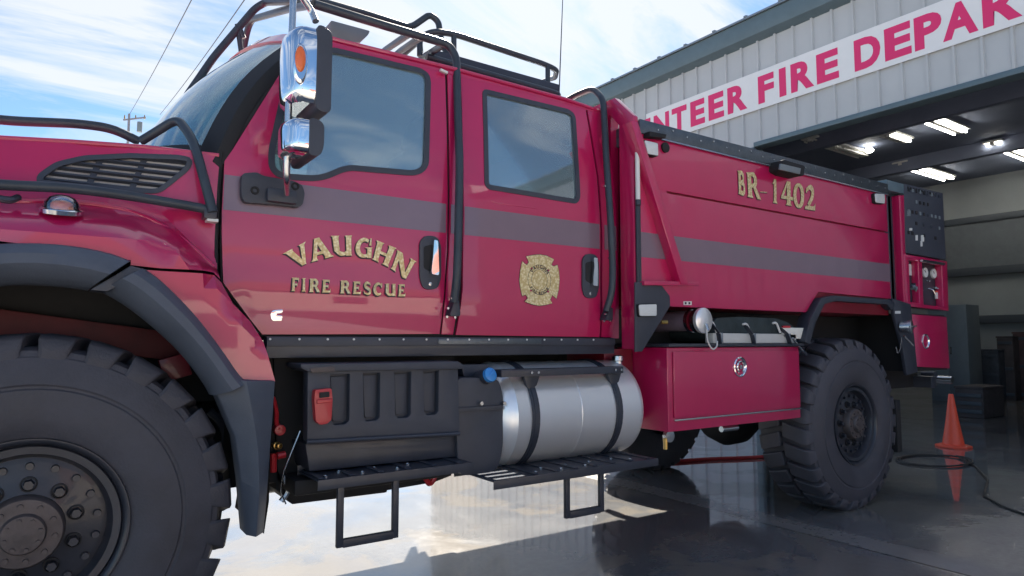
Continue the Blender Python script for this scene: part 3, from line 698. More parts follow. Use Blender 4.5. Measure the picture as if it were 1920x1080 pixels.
g = MB(); g.cyl((p.x, 2.70, p.z - .02), (p.x, 2.62, p.z), .035, seg=20); g.build('filler_neck', PLAS, D_)
g = MB(); g.lathe((p.x, 2.62, p.z), (0.1, -1, .35), [(0, .030), (.004, .034), (.022, .033), (.026, .028), (.026, 0)], 20); CP = g.build('filler_cap', BLUECAP, D_, 0, 40)
g = MB(); g.obox((p.x - .003, 2.592, p.z + .009), ((1, 0, .7), (0.1, -1, .35), (0, .3, 1)), (.024, .004, .004)); g.build('cap_grip', BLUECAP, CP, .001)
g = MB(); g.prism(rc([bx(*q, 2.74) for q in [(865, 684), (916, 683), (912, 706), (870, 706)]], .01), 2.74, 2.86); g.build('hose_cover', PLAS, D_, .01)
for i, (u, v) in enumerate([(950, 686), (975, 683), (1000, 687), (1030, 684)]):
    p = PY(u, v, 2.9); g = MB(); g.cyl((p.x - .03, 2.9, p.z), (p.x + .02, 2.9, p.z), .012, seg=8); g.build('hose_fitting', BRASS if i % 2 else STEEL, D_)
g = MB(); g.tube([PY(940, 690, 2.95), PY(980, 679, 2.95), PY(1040, 684, 2.95), PY(1100, 680, 2.95)], .014, 8, .05); g.build('fuel_hose', SEAM, D_)
# --- small fittings behind the front wheel
K = [(525, 836)]
p = PY(524, 806, 2.78); g = MB(); g.cyl((p.x, 2.82, p.z), (p.x, 2.765, p.z), .022, seg=16); g.build('red_cap', LRED, T, .004)
g = MB(); g.tube([PY(524, 806, 2.77), PY(518, 795, 2.78), PY(519, 770, 2.80), PY(512, 745, 2.82)], .009, 8, .03); g.build('cap_tether', LRED, T)
p = PY(526, 836, 2.76); g = MB(); g.lathe((p.x - .02, 2.80, p.z), (0.35, -1, 0), [(0, .010), (.02, .016), (.03, .016), (.032, .012), (.05, .012), (.052, .006), (.045, .004)], 10); g.build('brass_fitting', BRASS, T)
g = MB(); g.tube([PY(513, 850, 2.80), PY(513, 885, 2.80)], .013, 8); g.build('red_hose_end', LRED, T)
g = MB(); g.tube([PY(520, 855, 2.78), PY(535, 852, 2.78)], .014, 8); g.build('red_coupler', LRED, T)
g = MB(); g.tube([PY(563, 808, 2.72), PY(546, 850, 2.72), PY(529, 892, 2.72), PY(527, 925, 2.72), PY(536, 945, 2.72)], .0035, 6, .05); g.build('release_cable', STEEL, T)
g = MB(); g.tube([PY(532, 890, 2.8), PY(541, 920, 2.8), PY(527, 940, 2.8)], .012, 8, .02); g.build('drain_valve', STEEL, T)
g = MB(); g.tube([PY(792, 886, 2.84), PY(806, 912, 2.84), PY(820, 884, 2.84)], .013, 8, .03); g.build('red_tow_hook', LRED, T)
g = MB(); g.tube([PY(392, 770, 3.0), PY(415, 790, 3.0), PY(425, 815, 3.0), PY(420, 850, 3.0)], .018, 8, .05); g.build('brake_chamber', PLAS, T)
g = MB(); g.prism([bx(*q, 2.9) for q in [(508, 850), (545, 860), (722, 880), (720, 921), (543, 943), (512, 915)]], 2.86, 3.25); g.build('air_tank_bracket', SEAM, T, .01)
g = MB(); g.cyl((0.75, 3.12, .66), (1.62, 3.12, .66), .13, seg=24); g.build('air_tank', BLK, T, .0)
g = MB(); g.prism([bx(*q, 2.9) for q in [(720, 880), (848, 870), (846, 893), (815, 905), (722, 921)]], 2.90, 3.2); g.build('tank_mount', SEAM, T, .01)
# --- tube cage
def ctube(name, pts, r=.019, bend=.06, m=BLKTUBE, parent=T, seg=12): g = MB(); g.tube(pts, r, seg, bend); return g.build(name, m, parent, 0, 60)
def hood_guard(far):
    f = lambda P: [Vector((p.x, flip(p.y, far), p.z)) for p in P]
    h0 = [Vector((-1.25, 2.98, 1.75)), Vector((-1.15, 2.98, 2.0)), PY(0, 226, 2.98), PY(150, 232, 2.98), PY(212, 241, 2.98), PY(262, 266, 2.98)]
    ctube('hood_guard_tube', f(h0), .018, .08)
    ctube('hood_guard_tube', f([PY(262, 266, 2.98), PY(293, 247, 2.96), PY(333, 222, 2.92), PY(362, 262, 2.80), PY(378, 318, 2.71), PY(399, 398, 2.68)]), .018, .07)
    ctube('hood_guard_tube', f([Vector((-1.25, 2.70, 1.60)), Vector((-1.15, 2.68, 1.70)), PY(0, 347, 2.68), PY(130, 352, 2.68), PY(250, 368, 2.70), PY(382, 391, 2.70), PY(399, 400, 2.70)]), .018, .08)
    g = MB(); p = PY(392, 403, 2.71); p.y = flip(p.y, far); g.obox(p, ((1, 0, 0), (0, 1, 0), (0, 0, 1)), (.022, .03, .018)); g.build('guard_foot', BLK, T, .004)
    g = MB(); q = p + Vector((0.01, 0, -.022)); g.obox(q, ((1, 0, 0), (0, 1, 0), (0, 0, 1)), (.020, .025, .006)); g.build('guard_pad', WHITE, T, .003)
hood_guard(False); hood_guard(True)
# side rail of the roof cage, dropping to the B pillar
NR = 2.86
side = [PY(590, 8, NR + .02), PY(700, 42, NR), PY(842, 84, NR), PY(856, 108, NR - .02), PY(858, 200, 2.78), PY(862, 310, 2.71), PY(859, 450, 2.68), PY(857, 520, 2.68), PY(851, 566, 2.71)]
for far in (False, True):
    ctube('cage_side_tube', [Vector((p.x, flip(p.y, far), p.z)) for p in side], .020, .07)
    g = MB(); p = PY(847, 583, 2.74); g.prism(rc([(p.x - .028, p.z - .025), (p.x + .028, p.z - .025), (p.x + .020, p.z + .05), (p.x - .004, p.z + .05)], .01), flip(2.705, far), flip(2.755, far)); ft = g.build('cage_foot', BLK, T, .003)
    if not far:
        for u, v in ((838, 594), (853, 595), (840, 578), (848, 559), (851, 542)):
            q = PY(u, v, 2.70); g = MB(); g.cyl((q.x, 2.706, q.z), (q.x, 2.697, q.z), .006, seg=8); g.build('foot_bolt', STEEL, ft)
    # second hoop at the back of the cab
    h2 = [PY(1060, 190, 3.25), PY(1085, 176, 3.1), PY(1112, 166, 2.92), PY(1131, 186, 2.80), PY(1137, 300, 2.72), PY(1144, 400, 2.68), PY(1149, 500, 2.68), PY(1148, 545, 2.68), PY(1137, 583, 2.71)]
    ctube('cage_rear_tube', [Vector((p.x, flip(p.y, far), p.z)) for p in h2], .019, .06)
    g = MB(); p = PY(1134, 594, 2.74); g.prism(rc([(p.x - .028, p.z - .02), (p.x + .028, p.z - .02), (p.x + .03, p.z + .05), (p.x + .008, p.z + .05)], .01), flip(2.705, far), flip(2.755, far)); ft = g.build('cage_foot', BLK, T, .003)
    if not far:
        for u, v in ((1128, 602), (1140, 602), (1131, 589), (1136, 573), (1138, 484), (1130, 350)):
            q = PY(u, v, 2.72); g = MB(); g.cyl((q.x, 2.708, q.z), (q.x, 2.697, q.z), .006, seg=8); g.build('foot_bolt', STEEL, ft)
s0_, s1_ = side[0], side[2]
ctube('cage_cross_tube', [s0_, PY(540, 17, 3.5), PY(467, 38, 4.3), Vector((s0_.x, flip(s0_.y, True), s0_.z))], .020, .12)
# sloping brush deflector tubes in front of the windshield
top = PY(500, 4, 3.72)
ctube('brush_deflector_tube', [PY(593, 2, 3.15), PY(545, 2, 3.35), PY(498, 4, 3.72), PY(478, 16, 3.74), PY(400, 108, 3.74), PY(352, 178, 3.74), PY(346, 190, 3.78), Vector((.66, 4.25, 2.12))], .020, .05)
ctube('brush_deflector_tube', [PY(593, 0, 3.15), PY(683, 25, 3.30), PY(770, 52, 3.42), PY(806, 27, 3.42), PY(822, 40, 3.42), PY(828, 84, 3.38), Vector((1.86, 3.30, 2.82))], .019, .05)
ctube('deflector_strut', [PY(447, 48, 3.74), PY(456, 72, 3.74)], .016, .0)
ctube('deflector_strut', [PY(445, 46, 3.74), Vector((.80, 3.74, 2.62))], .014, .0)
for (a, b) in (((771, 61), (722, 94)), ((792, 68), (750, 96)), ((832, 84), (795, 106))):
    p = PY(a[0], a[1], NR + .05); q = PY(b[0], b[1], 3.45); ctube('cage_cross_tube', [p, q, q + Vector((0, .9, -.04))], .018, .05)
# lamp housing under the front rail
g = MB(); g.prism(rc([bx(*q, 3.0) for q in [(620, 38), (694, 58), (690, 66), (673, 80), (620, 72)]], .01), 3.0, 3.5); g.build('roof_beacon_tray', GREYC, T, .006)
# basket on the roof
BK = empty('roof_basket', (2.2, 3.5, 2.75), T)
tp = [PY(788, 98, 3.40), PY(786, 72, 3.40), PY(812, 58, 3.30), PY(855, 65, 3.30), PY(1020, 120, 3.30), PY(1044, 131, 3.32), PY(1041, 145, 3.5), PY(1026, 150, 3.9), Vector((2.62, 4.4, 3.0)), Vector((1.75, 4.4, 3.0)), PY(790, 72, 3.45)]
ctube('basket_rail', tp, .018, .06, BLKTUBE, BK)
for u0, v0, u1, v1 in ((851, 64, 851, 105), (1027, 124, 1027, 158), (787, 75, 787, 105)):
    ctube('basket_post', [PY(u0, v0, 3.30), PY(u1, v1, 3.30)], .016, 0, BLKTUBE, BK)
p0 = PY(808, 107, 3.25); p1 = PY(1046, 172, 3.25)
g = MB(); g.bar(p0, p1, .04, .085); g.build('basket_floor_edge', BLK, BK, .01)
g = MB(); g.box(p0.x, p1.x, 3.27, 4.2, p0.z - .05, p0.z - .02); g.build('basket_floor', BLK, BK, .005)
ctube('basket_bottom_rail', [PY(800, 106, 3.2), PY(1020, 168, 3.2), PY(1046, 176, 3.22), PY(1048, 184, 3.4)], .018, .05, BLKTUBE, BK)
# whip antenna
p = PY(1048, 184, 3.1); p2 = PY(1055, 0, 3.1)
g = MB(); g.tube([p, p + (p2 - p) * 1.25], [.004, .0022], 6); AN = g.build('whip_antenna', BLK, T)
g = MB(); g.lathe(p - Vector((0, 0, .05)), (0, 0, 1), [(0, .02), (.02, .018), (.05, .010), (.075, .007)], 12); g.build('antenna_base', BLK, AN)
# white sliver painted as a door-top glint; clearance lamps on the cab
g = MB(); g.obox(PY(832, 134, 2.80), ((1, 0, -.2), (0, 1, 0), (.2, 0, 1)), (.02, .008, .006)); g.build('door_top_glint', WHITE, T, .002)
for y in (3.0, 3.36, 3.72, 4.08, 4.44):
    g = MB(); sx = (y - CYL) / .9; g.lathe((0.93 - .17 * (1 - sx * sx), y, 2.535 + .12 * (1 - abs(sx) ** 2.6)), (0, 0, 1), [(-.02, .045), (.002, .043), (.012, .03), (.016, 0)], 20); g.build('roof_marker_lamp', AMBER, T, 0, 50)

# --- mirrors
M_ = empty('door_mirror', (.78, 2.5, 2.0), T)
def rbox(name, pts, y0, y1, m, bev, parent=M_):
    g = MB(); g.prism(rc(pts, .03, 5), y0, y1); return g.build(name, m, parent, bev, 50, 4)
YM = 2.42
q = lambda u, v, Y=YM: (lambda p: (p.x, p.z))(PY(u, v, Y))
def shell_(name, m, xa, xb, za, zb, y0, y1, xr):
    """bulged housing: D-shaped plan, rounded ends"""
    g = MB(); n, k = 14, 14; vs = []
    for j in range(k + 1):
        t_ = j / k; w = (1 - abs(2 * t_ - 1) ** 5) ** .5 if 0 < t_ < 1 else 0.0; w = 0.80 + 0.20 * w if 0 < t_ < 1 else .80
        z = lerp(za, zb, t_)
        for i in range(n):
            a = math.pi * i / (n - 1); yy = (y0 + y1) / 2 - (y1 - y0) / 2 * math.cos(a) * (w if w < 1 else 1); s_ = abs(math.sin(a)) ** .45
            vs.append((lerp(xb, xa, s_ * w), yy, z))
    fs = [(j * n + i, j * n + i + 1, (j + 1) * n + i + 1, (j + 1) * n + i) for j in range(k) for i in range(n - 1)]
    fs += [tuple(range(n))[::-1], tuple(k * n + i for i in range(n))] + [(j * n + n - 1, j * n, (j + 1) * n, (j + 1) * n + n - 1) for j in range(k)]
    g.add(vs, fs); return g.build(name, m, M_, 0, 40)
a1 = q(529, 33); a2 = q(598, 192); b2 = q(618, 205)
UP = shell_('mirror_shell', CHROME, PY(529, 100, 2.54).x, a2[0], a2[1], a1[1] + .005, YM, 2.66, 0)
g = MB(); g.prism(rc([(a2[0] - .012, a2[1] - .03), (b2[0] + .005, a2[1] - .035), (b2[0] + .005, a1[1] - .01), (a2[0] + .01, a1[1] + .012), (a2[0] - .012, a1[1] + .008)], .025, 5), YM - .002, 2.67); g.build('mirror_back', PLAS, M_, .010, 50, 3)
g = MB(); g.box(b2[0] + .003, b2[0] + .008, YM + .03, 2.64, a2[1], a1[1] - .03); g.build('mirror_glass', CHROME, M_)
c = PY(564, 118, YM); 
g = MB(); g.lathe((0, 0, 0), (0, -1, 0), [(0, 1), (.6, 1.0), (1, .8), (1.0, 0)], 28); o = g.build('signal_bezel', CHROME, UP, 0, 50); o.location = Vector((c.x, YM + .004, c.z - .078)) - WL[UP.name]; o.scale = (.027, .012, .078)
o2 = None
c = PY(563, 111, YM); g = MB(); g.lathe((0, 0, 0), (0, -1, 0), [(0, 1), (.5, .98), (.9, .7), (1.0, 0)], 28); o2 = g.build('signal_lens', AMBER, UP, 0, 50); o2.location = Vector((c.x, YM - .004, c.z - .050)) - WL[UP.name]; o2.scale = (.020, .014, .050)
a1 = q(524, 209, 2.40); a2 = q(585, 285, 2.40); b2 = q(606, 297, 2.40)
LO = shell_('mirror_shell', CHROME, PY(526, 240, 2.51).x, a2[0], a2[1], a1[1], 2.40, 2.62, 0)
g = MB(); g.prism(rc([(a2[0] - .012, a2[1] - .015), (b2[0] - .01, a2[1] - .01), (b2[0] + .002, a1[1] - .10), (b2[0] + .002, a1[1] - .01), (a2[0] - .012, a1[1] + .004)], .025, 5), 2.398, 2.63); g.build('mirror_back', PLAS, M_, .010, 50, 3)
ctube('mirror_arm', [PY(555, -45, 2.80), PY(552, -38, 2.54), PY(550, 0, 2.52), PY(541, 200, 2.52), PY(538, 300, 2.52), PY(537, 338, 2.54), PY(538, 362, 2.66)], .013, .03, STEEL, M_)
ctube('mirror_brace', [PY(566, -6, 2.60), PY(585, 22, 2.62), PY(592, 40, 2.60)], .014, .02, STEEL, M_)
mp_ = rc([(lambda p: (p.x, p.z))(PS(u, v, cabY)) for u, v in [(452, 328), (478, 326), (490, 333), (545, 342), (562, 350), (567, 365), (563, 386), (556, 391), (510, 386), (455, 382), (449, 370), (449, 338)]], .012, 3)
g = MB(); sheet(g, mp_, [], cabY, .04, .035, .05); g.build('mirror_bracket', PLAS, M_, .012)
for u, v in ((474, 360), (549, 352)):
    p = PS(u, v, cabY); g = MB(); g.lathe((p.x, p.y - .036, p.z), (0, -1, 0), [(-.005, .018), (.004, .016), (.004, .009), (-.001, .008), (-.001, 0)], 14); g.build('bracket_bolt', SEAM, M_)
g = MB(); p = PS(522, 372, cabY); g.obox(p - Vector((0, .045, 0)), ((1, 0, 0), (0, 1, 0), (0, 0, 1)), (.06, .02, .028)); g.build('arm_socket', PLAS, M_, .012)
# far mirror: same kit mirrored
MF = empty('door_mirror', (.78, flip(2.5, True), 2.0), T)
g = MB(); g.box(.70, .90, flip(2.42, True) - .24, flip(2.42, True), 2.02, 2.40); g.build('mirror_shell', CHROME, MF, .03)
ctube('mirror_arm', [(.72, flip(2.52, True), 2.5), (.72, flip(2.52, True), 1.85), (.72, flip(2.78, True), 1.72)], .013, .03, STEEL, MF)

# --- door furniture, badges and lettering on the cab
def oval(name, m, parent, pts, yf, off, thick, bev, r=.02): 
    g = MB(); sheet(g, rc([(lambda p: (p.x, p.z))(PS(u, v, yf)) for u, v in pts], r, 6), [], yf, thick, off, .05); return g.build(name, m, parent, bev)
for DR, (cx, cy, hw, hh), lever in ((FDOOR, (805.5, 493, 20, 51), [(808, 451), (815, 453), (817, 512), (816, 517), (804, 515), (803, 508), (806, 480)]), (RDOOR, (1105.5, 518, 15.5, 42), [(1106, 484), (1113, 485), (1115, 530), (1114, 537), (1105, 536), (1105, 520), (1107, 500)])):
    pl = [(cx - hw, cy - hh * .75), (cx - hw * .6, cy - hh * .97), (cx, cy - hh), (cx + hw * .7, cy - hh * .93), (cx + hw, cy - hh * .6), (cx + hw, cy + hh * .55), (cx + hw * .7, cy + hh * .93), (cx, cy + hh), (cx - hw * .7, cy + hh * .93), (cx - hw, cy + hh * .55)]
    hp = oval('door_handle', PLAS, DR, pl, cabY, .010, .02, .005)
    oval('handle_recess', SEAM, hp, [(cx - hw * .65, cy - hh * .6), (cx + hw * .2, cy - hh * .68), (cx + hw * .2, cy + hh * .38), (cx - hw * .65, cy + hh * .2)], cabY, .0115, .01, .001, .012)
    oval('handle_lever', CHROME, hp, lever, cabY, .034, .016, .006, .006)
    p = PS(cx - 1, cy + hh * .78, cabY); g = MB(); g.cyl((p.x, p.y - .008, p.z), (p.x, p.y - .014, p.z), .009, seg=14); g.build('key_lock', STEEL, hp, .001)
# grey stripe, in one piece per panel
def stripe(parent, x0, x1, z0, z1, yf, off=.0015, taper=0):
    g = MB(); sheet(g, [(x0 + taper, z0), (x1, z0), (x1, z1), (x0, z1)], [], yf, .001, off, .06); return g.build('stripe', STRIPE, parent)
zb_, zt_ = 1.715, 1.855
stripe(FDOOR, .524, px([(836, 400)], cabY)[0][0], zb_, zt_, cabY); stripe(RDOOR, px([(871, 400)], cabY)[0][0], px([(1124, 450)], cabY)[0][0], zb_, zt_, cabY)
g = MB(); xa = px([(845, 400), (864, 400)], cabY); sheet(g, [(xa[0][0], zb_), (xa[1][0], zb_), (xa[1][0], zt_), (xa[0][0], zt_)], [], cabY, .001, .0035); g.build('stripe', STRIPE, T)
g = MB(); xa = px([(1133, 450), (1155, 450)], cabY); sheet(g, [(xa[0][0], zb_), (xa[1][0], zb_), (xa[1][0], zt_), (xa[0][0], zt_)], [], cabY, .001, .0025); g.build('stripe', STRIPE, T)
for l, r_ in (([(916, 372), (926, 380), (1000, 390), (1084, 404)], .004),):
    P_ = [PS(u, v, cabY) for u, v in l]; g = MB(); g.tube([(p.x, p.y + r_ * .45, p.z) for p in P_], [r_ * .4] + [r_] * len(P_) + [r_ * .4], 8, .03); g.build('swage_line', RED, RDOOR)
# stroke lettering: every glyph in a 0..1 box, wedge serifs
def arc(cx, cy, rx, ry, a0, a1, n=10): return [(cx + rx * math.cos(R(lerp(a0, a1, i / n))), cy + ry * math.sin(R(lerp(a0, a1, i / n)))) for i in range(n + 1)]
def strip(pl, w, vert=None):
    """polyline to a polygon strip; w = stroke width (number or list)"""
    P = [Vector(p) for p in pl]; n = len(P); l_, r2 = [], []
    for i in range(n):
        d = (P[min(i + 1, n - 1)] - P[max(i - 1, 0)]).normalized(); nn = Vector((-d.y, d.x)); ww = (w[min(i, len(w) - 1)] if isinstance(w, list) else w) / 2
        l_.append(tuple(P[i] + nn * ww)); r2.append(tuple(P[i] - nn * ww))
    return l_ + r2[::-1]
def stem(x0, y0, x1, y1, w, s0=True, s1=True, f=.07):    # stem with wedge serifs
    out = [(x0 - w / 2 - (f if s0 else 0), y0), (x0 + w / 2 + (f if s0 else 0), y0), (lerp(x0, x1, .09) + w / 2, lerp(y0, y1, .09)), (lerp(x0, x1, .91) + w / 2, lerp(y0, y1, .91)),
           (x1 + w / 2 + (f if s1 else 0), y1), (x1 - w / 2 - (f if s1 else 0), y1), (lerp(x0, x1, .91) - w / 2, lerp(y0, y1, .91)), (lerp(x0, x1, .09) - w / 2, lerp(y0, y1, .09))]
    return out
TK, TN = .29, .19
GL = {
 'V': [stem(.18, 1, .50, .0, TK, True, False), stem(.84, 1, .53, .0, TN, True, False)],
 'A': [stem(.14, 0, .48, 1, TN, True, False), stem(.84, 0, .52, 1, TK, True, False), [(.24, .24), (.74, .24), (.70, .37), (.28, .37)]],
 'U': [stem(.17, 1, .19, .35, TK, True, False), stem(.83, 1, .83, 0, TK * .9, True, True, .04), strip(arc(.50, .36, .32, .27, 180, 340), [TK, TK, .2, .2, .2, .2, .16, .16])],
 'G': [strip(arc(.52, .5, .38, .42, 52, 322, 16), [.14, .15, .17, .2, .22, .24, .25, .25, .25, .24, .22, .2, .18, .16, .15, .14, .14]), [(.80, .62), (.92, .62), (.92, .98), (.86, .98)], [(.70, .0), (.94, .0), (.94, .46), (1.0, .52), (.56, .52), (.70, .46)]],
 'H': [stem(.17, 0, .17, 1, TK), stem(.83, 0, .83, 1, TK), [(.25, .42), (.75, .42), (.75, .56), (.25, .56)]],
 'N': [stem(.15, 0, .15, 1, TN, True, False), stem(.88, 0, .88, 1, TN, False, True), [(.0, 1), (.30, 1), (.96, 0), (.80, -.04), (.70, .0)]],
 'F': [stem(.25, 0, .25, 1, TK), [(.30, .84), (.82, .84), (.90, .68), (.94, 1), (.30, 1)], [(.30, .42), (.66, .42), (.72, .33), (.72, .65), (.66, .56), (.30, .56)]],
 'I': [stem(.5, 0, .5, 1, .42, True, True, .16)],
 'R': [stem(.22, 0, .22, 1, TK), strip([(.28, .92), (.50, .93)] + arc(.52, .71, .20, .22, 80, -80, 8) + [(.30, .47)], [.16, .16, .18, .2, .22, .24, .24, .24, .22, .2, .18, .14]), [(.44, .50), (.66, .50), (1.0, .0), (.72, .0)]],
 'E': [stem(.25, 0, .25, 1, TK), [(.30, .85), (.80, .85), (.86, .72), (.90, 1), (.30, 1)], [(.30, .43), (.66, .43), (.72, .34), (.72, .64), (.66, .57), (.30, .57)], [(.30, 0), (.92, 0), (.97, .32), (.84, .16), (.30, .15)]],
 'S': [strip([(.86, .74), (.80, .88)] + arc(.48, .74, .28, .19, 50, 230, 8) + arc(.54, .26, .30, .20, 50, -130, 8) + [(.16, .12), (.10, .30)], [.06, .14, .16, .18, .2, .22, .24, .24, .24, .24, .24, .24, .24, .24, .22, .2, .18, .16, .14, .12, .06])],
 'C': [strip(arc(.54, .5, .40, .42, 50, 310, 16), [.14, .15, .17, .2, .22, .24, .26, .27, .27, .27, .26, .24, .22, .2, .17, .15, .13]), [(.80, .64), (.92, .64), (.94, .98), (.86, .98)]],
 'B': [stem(.22, 0, .22, 1, TK), strip([(.28, .93), (.5, .93)] + arc(.52, .73, .18, .20, 80, -80, 8) + [(.30, .52)], .18), strip([(.30, .50), (.52, .50)] + arc(.55, .28, .22, .22, 80, -80, 8) + [(.28, .07)], .2)],
 '1': [stem(.55, 0, .55, 1, .36, True, False, .14), [(.38, 1.0), (.38, .80), (.12, .80), (.30, .88)]],
 '4': [stem(.66, 0, .66, 1, .28, True, False, .10), [(.52, 1.0), (.64, 1.0), (.24, .36), (.06, .36)], [(.02, .24), (1.0, .24), (1.0, .37), (.06, .37)]],
 '0': [strip(arc(.5, .5, .34, .43, 90, 451, 28), [.14, .15, .18, .21, .24, .25, .26, .26, .26, .25, .24, .21, .18, .15, .14, .15, .18, .21, .24, .25, .26, .26, .26, .25, .24, .21, .18, .15, .14])],
 '2': [strip([(.14, .70), (.18, .84)] + arc(.50, .74, .28, .20, 150, -10, 8) + [(.70, .52), (.36, .18)], [.08, .16, .16, .16, .18, .2, .24, .26, .26, .26, .26, .24, .2]), [(.06, 0), (.96, 0), (1.0, .30), (.88, .17), (.14, .15), (.06, .10)]],
 '-': [[(.0, .38), (.9, .40), (1.0, .54), (.1, .52)]],
}
def quadmap(Q, s_, t_):   # Q = top-left, top-right, bottom-right, bottom-left in the picture
    a = (lerp(Q[3][0], Q[2][0], s_), lerp(Q[3][1], Q[2][1], s_)); b = (lerp(Q[0][0], Q[1][0], s_), lerp(Q[0][1], Q[1][1], s_))
    return (lerp(a[0], b[0], t_), lerp(a[1], b[1], t_))
def letter(ch, Q, yf, parent, off=.003, shadow=True):
    g = MB(); sh = MB()
    for k, poly in enumerate(GL[ch]):
        pp = [(lambda p: (p.x, p.z))(PS(*quadmap(Q, s_, t_), yf)) for s_, t_ in poly]
        sheet(g, pp, [], yf, .0012, off + .0004 * k)
        if shadow: sheet(sh, [(x + .0035 * (-1), z - .0045) for x, z in inset(pp, -.0022)], [], yf, .0008, off - .0012 + .00012 * k)
    o = g.build('letter', GOLD, parent)
    if shadow: sh.build('letter_shade', SHADOW, o)
    return o
z2 = lambda l: [(480 + x / 4.8, 400 + y / 4.8) for x, y in l]
for ch, Qd in (('V', [(250, 345), (450, 262), (468, 450), (400, 475)]), ('A', [(495, 235), (575, 222), (682, 385), (505, 435)]), ('U', [(680, 203), (862, 200), (862, 380), (700, 384)]), ('G', [(900, 222), (1050, 222), (1045, 404), (885, 395)]), ('H', [(1090, 245), (1255, 312), (1185, 480), (1050, 415)]), ('N', [(1275, 335), (1432, 435), (1335, 572), (1210, 500)])):
    if ch == 'V': Qd = [(248, 360), (445, 255), (500, 430), (368, 492)]
    if ch == 'A': Qd = [(462, 245), (618, 205), (690, 388), (500, 438)]
    if ch == 'N': Qd = [(1268, 328), (1435, 432), (1350, 592), (1212, 496)]
    letter(ch, z2(Qd), cabY, FDOOR)
fr_ = [('F', 315, 392, 578, 582, 698), ('I', 402, 455, 582, 586, 702), ('R', 476, 575, 588, 592, 708), ('E', 590, 672, 596, 600, 712), ('R', 755, 850, 604, 608, 720), ('E', 868, 945, 612, 616, 726), ('S', 962, 1038, 616, 618, 732), ('C', 1052, 1140, 622, 626, 738), ('U', 1160, 1256, 632, 636, 742), ('E', 1275, 1345, 638, 640, 746)]
for ch, a, b, t0, t1, bt in fr_:
    letter(ch, z2([(a + 6, t0), (b - 2, t1), (b, bt + 2), (a, bt)]), cabY, FDOOR)
# round-cornered C-shaped engine badge
e_ = z2([(128, 900), (150, 872), (240, 864), (238, 896), (188, 902), (182, 909), (188, 917), (236, 920), (232, 968), (150, 970), (134, 950)])
g = MB(); sheet(g, rc([(lambda p: (p.x, p.z))(PS(u, v, cabY)) for u, v in e_], .006, 3), [], cabY, .003, .004); g.build('engine_badge', CHROME, FDOOR, .001)
# fire department cross on the rear door
EM = [(940 + x / 6.75, 450 + y / 6.75) for x, y in [(312, 208), (400, 192), (480, 186), (570, 200), (662, 245), (640, 290), (628, 318), (660, 335), (706, 315), (725, 400), (731, 500), (722, 620), (694, 742), (660, 715), (640, 690), (632, 722), (612, 755), (640, 800), (560, 820), (475, 832), (380, 812), (292, 780), (330, 740), (322, 715), (300, 690), (262, 714), (240, 620), (226, 510), (238, 380), (262, 268), (290, 300), (320, 318), (345, 280)]]
emp = [(lambda p: (p.x, p.z))(PS(u, v, cabY)) for u, v in EM]
hl = [[(380, 340), (398, 362), (380, 384), (362, 360)], [(592, 368), (608, 386), (592, 404), (576, 386)], [(372, 620), (388, 640), (372, 660), (356, 640)], [(588, 632), (604, 652), (588, 672), (570, 652)]]
hlp = [[(lambda p: (p.x, p.z))(PS(940 + x / 6.75, 450 + y / 6.75, cabY)) for x, y in h] for h in hl]
g = MB(); sheet(g, emp, hlp, cabY, .001, .003); EMB = g.build('emblem', GOLD, RDOOR)
g = MB(); sheet(g, inset(emp, -.003), hlp, cabY, .0008, .0018); g.build('emblem_outline', SHADOW, EMB)
ec = PS(940 + 478 / 6.75, 450 + 505 / 6.75, cabY)
for k, (r0) in enumerate((.052, .075)):
    g = MB(); prof = [(ec.x + r0 * math.cos(R(a)), ec.z + r0 * 1.05 * math.sin(R(a))) for a in range(0, 360, 10)]
    sheet(g, prof, [[(ec.x + (r0 - .0018) * math.cos(R(a)), ec.z + (r0 - .0018) * 1.05 * math.sin(R(a))) for a in range(0, 360, 10)]], cabY, .0008, .0038); g.build('emblem_ring', SHADOW, EMB)
# built-in font text turned to mesh
def text_pts(s_, bold=0.0):
    cu = bpy.data.curves.new('t', 'FONT'); cu.body = s_; cu.size = 1; cu.offset = bold; cu.fill_mode = 'BOTH' if hasattr(cu, 'fill_mode') else 'BOTH'; cu.resolution_u = 4
    ob = bpy.data.objects.new('t', cu); COL.objects.link(ob); dg = bpy.context.evaluated_depsgraph_get(); dg.update(); me = bpy.data.meshes.new_from_object(ob.evaluated_get(dg))
    vs = [tuple(v.co) for v in me.vertices]; fs = [tuple(p.vertices) for p in me.polygons]; bpy.data.objects.remove(ob); bpy.data.meshes.remove(me); bpy.data.curves.remove(cu)
    return vs, fs
def emb_text(s_, rad, a0, a1, h, up):
    for k, ch in enumerate(s_):
        if ch == ' ': continue
        a = R(lerp(a0, a1, k / (len(s_) - 1))); vs, fs = text_pts(ch, .03)
        if not vs: continue
        x0 = min(v[0] for v in vs); x1 = max(v[0] for v in vs); out = []
        for v in vs:
            lx = (v[0] - (x0 + x1) / 2) * h * 1.3; ly = (v[1] - .35) * h * 1.3; rot = a - R(90) if up else a + R(90)
            X = ec.x + rad * math.cos(a) + lx * math.cos(rot) - ly * math.sin(rot); Z = ec.z + rad * 1.05 * math.sin(a) + lx * math.sin(rot) + ly * math.cos(rot)
            out.append((X, cabY(X, Z) - .0042, Z))
        g = MB(); g.add(out, fs); g.build('emblem_letter', SHADOW, EMB)
emb_text('VAUGHN', .0655, 140, 40, .021, True)
emb_text('FIRE RESCUE', .0655, 218, 322, .016, False)

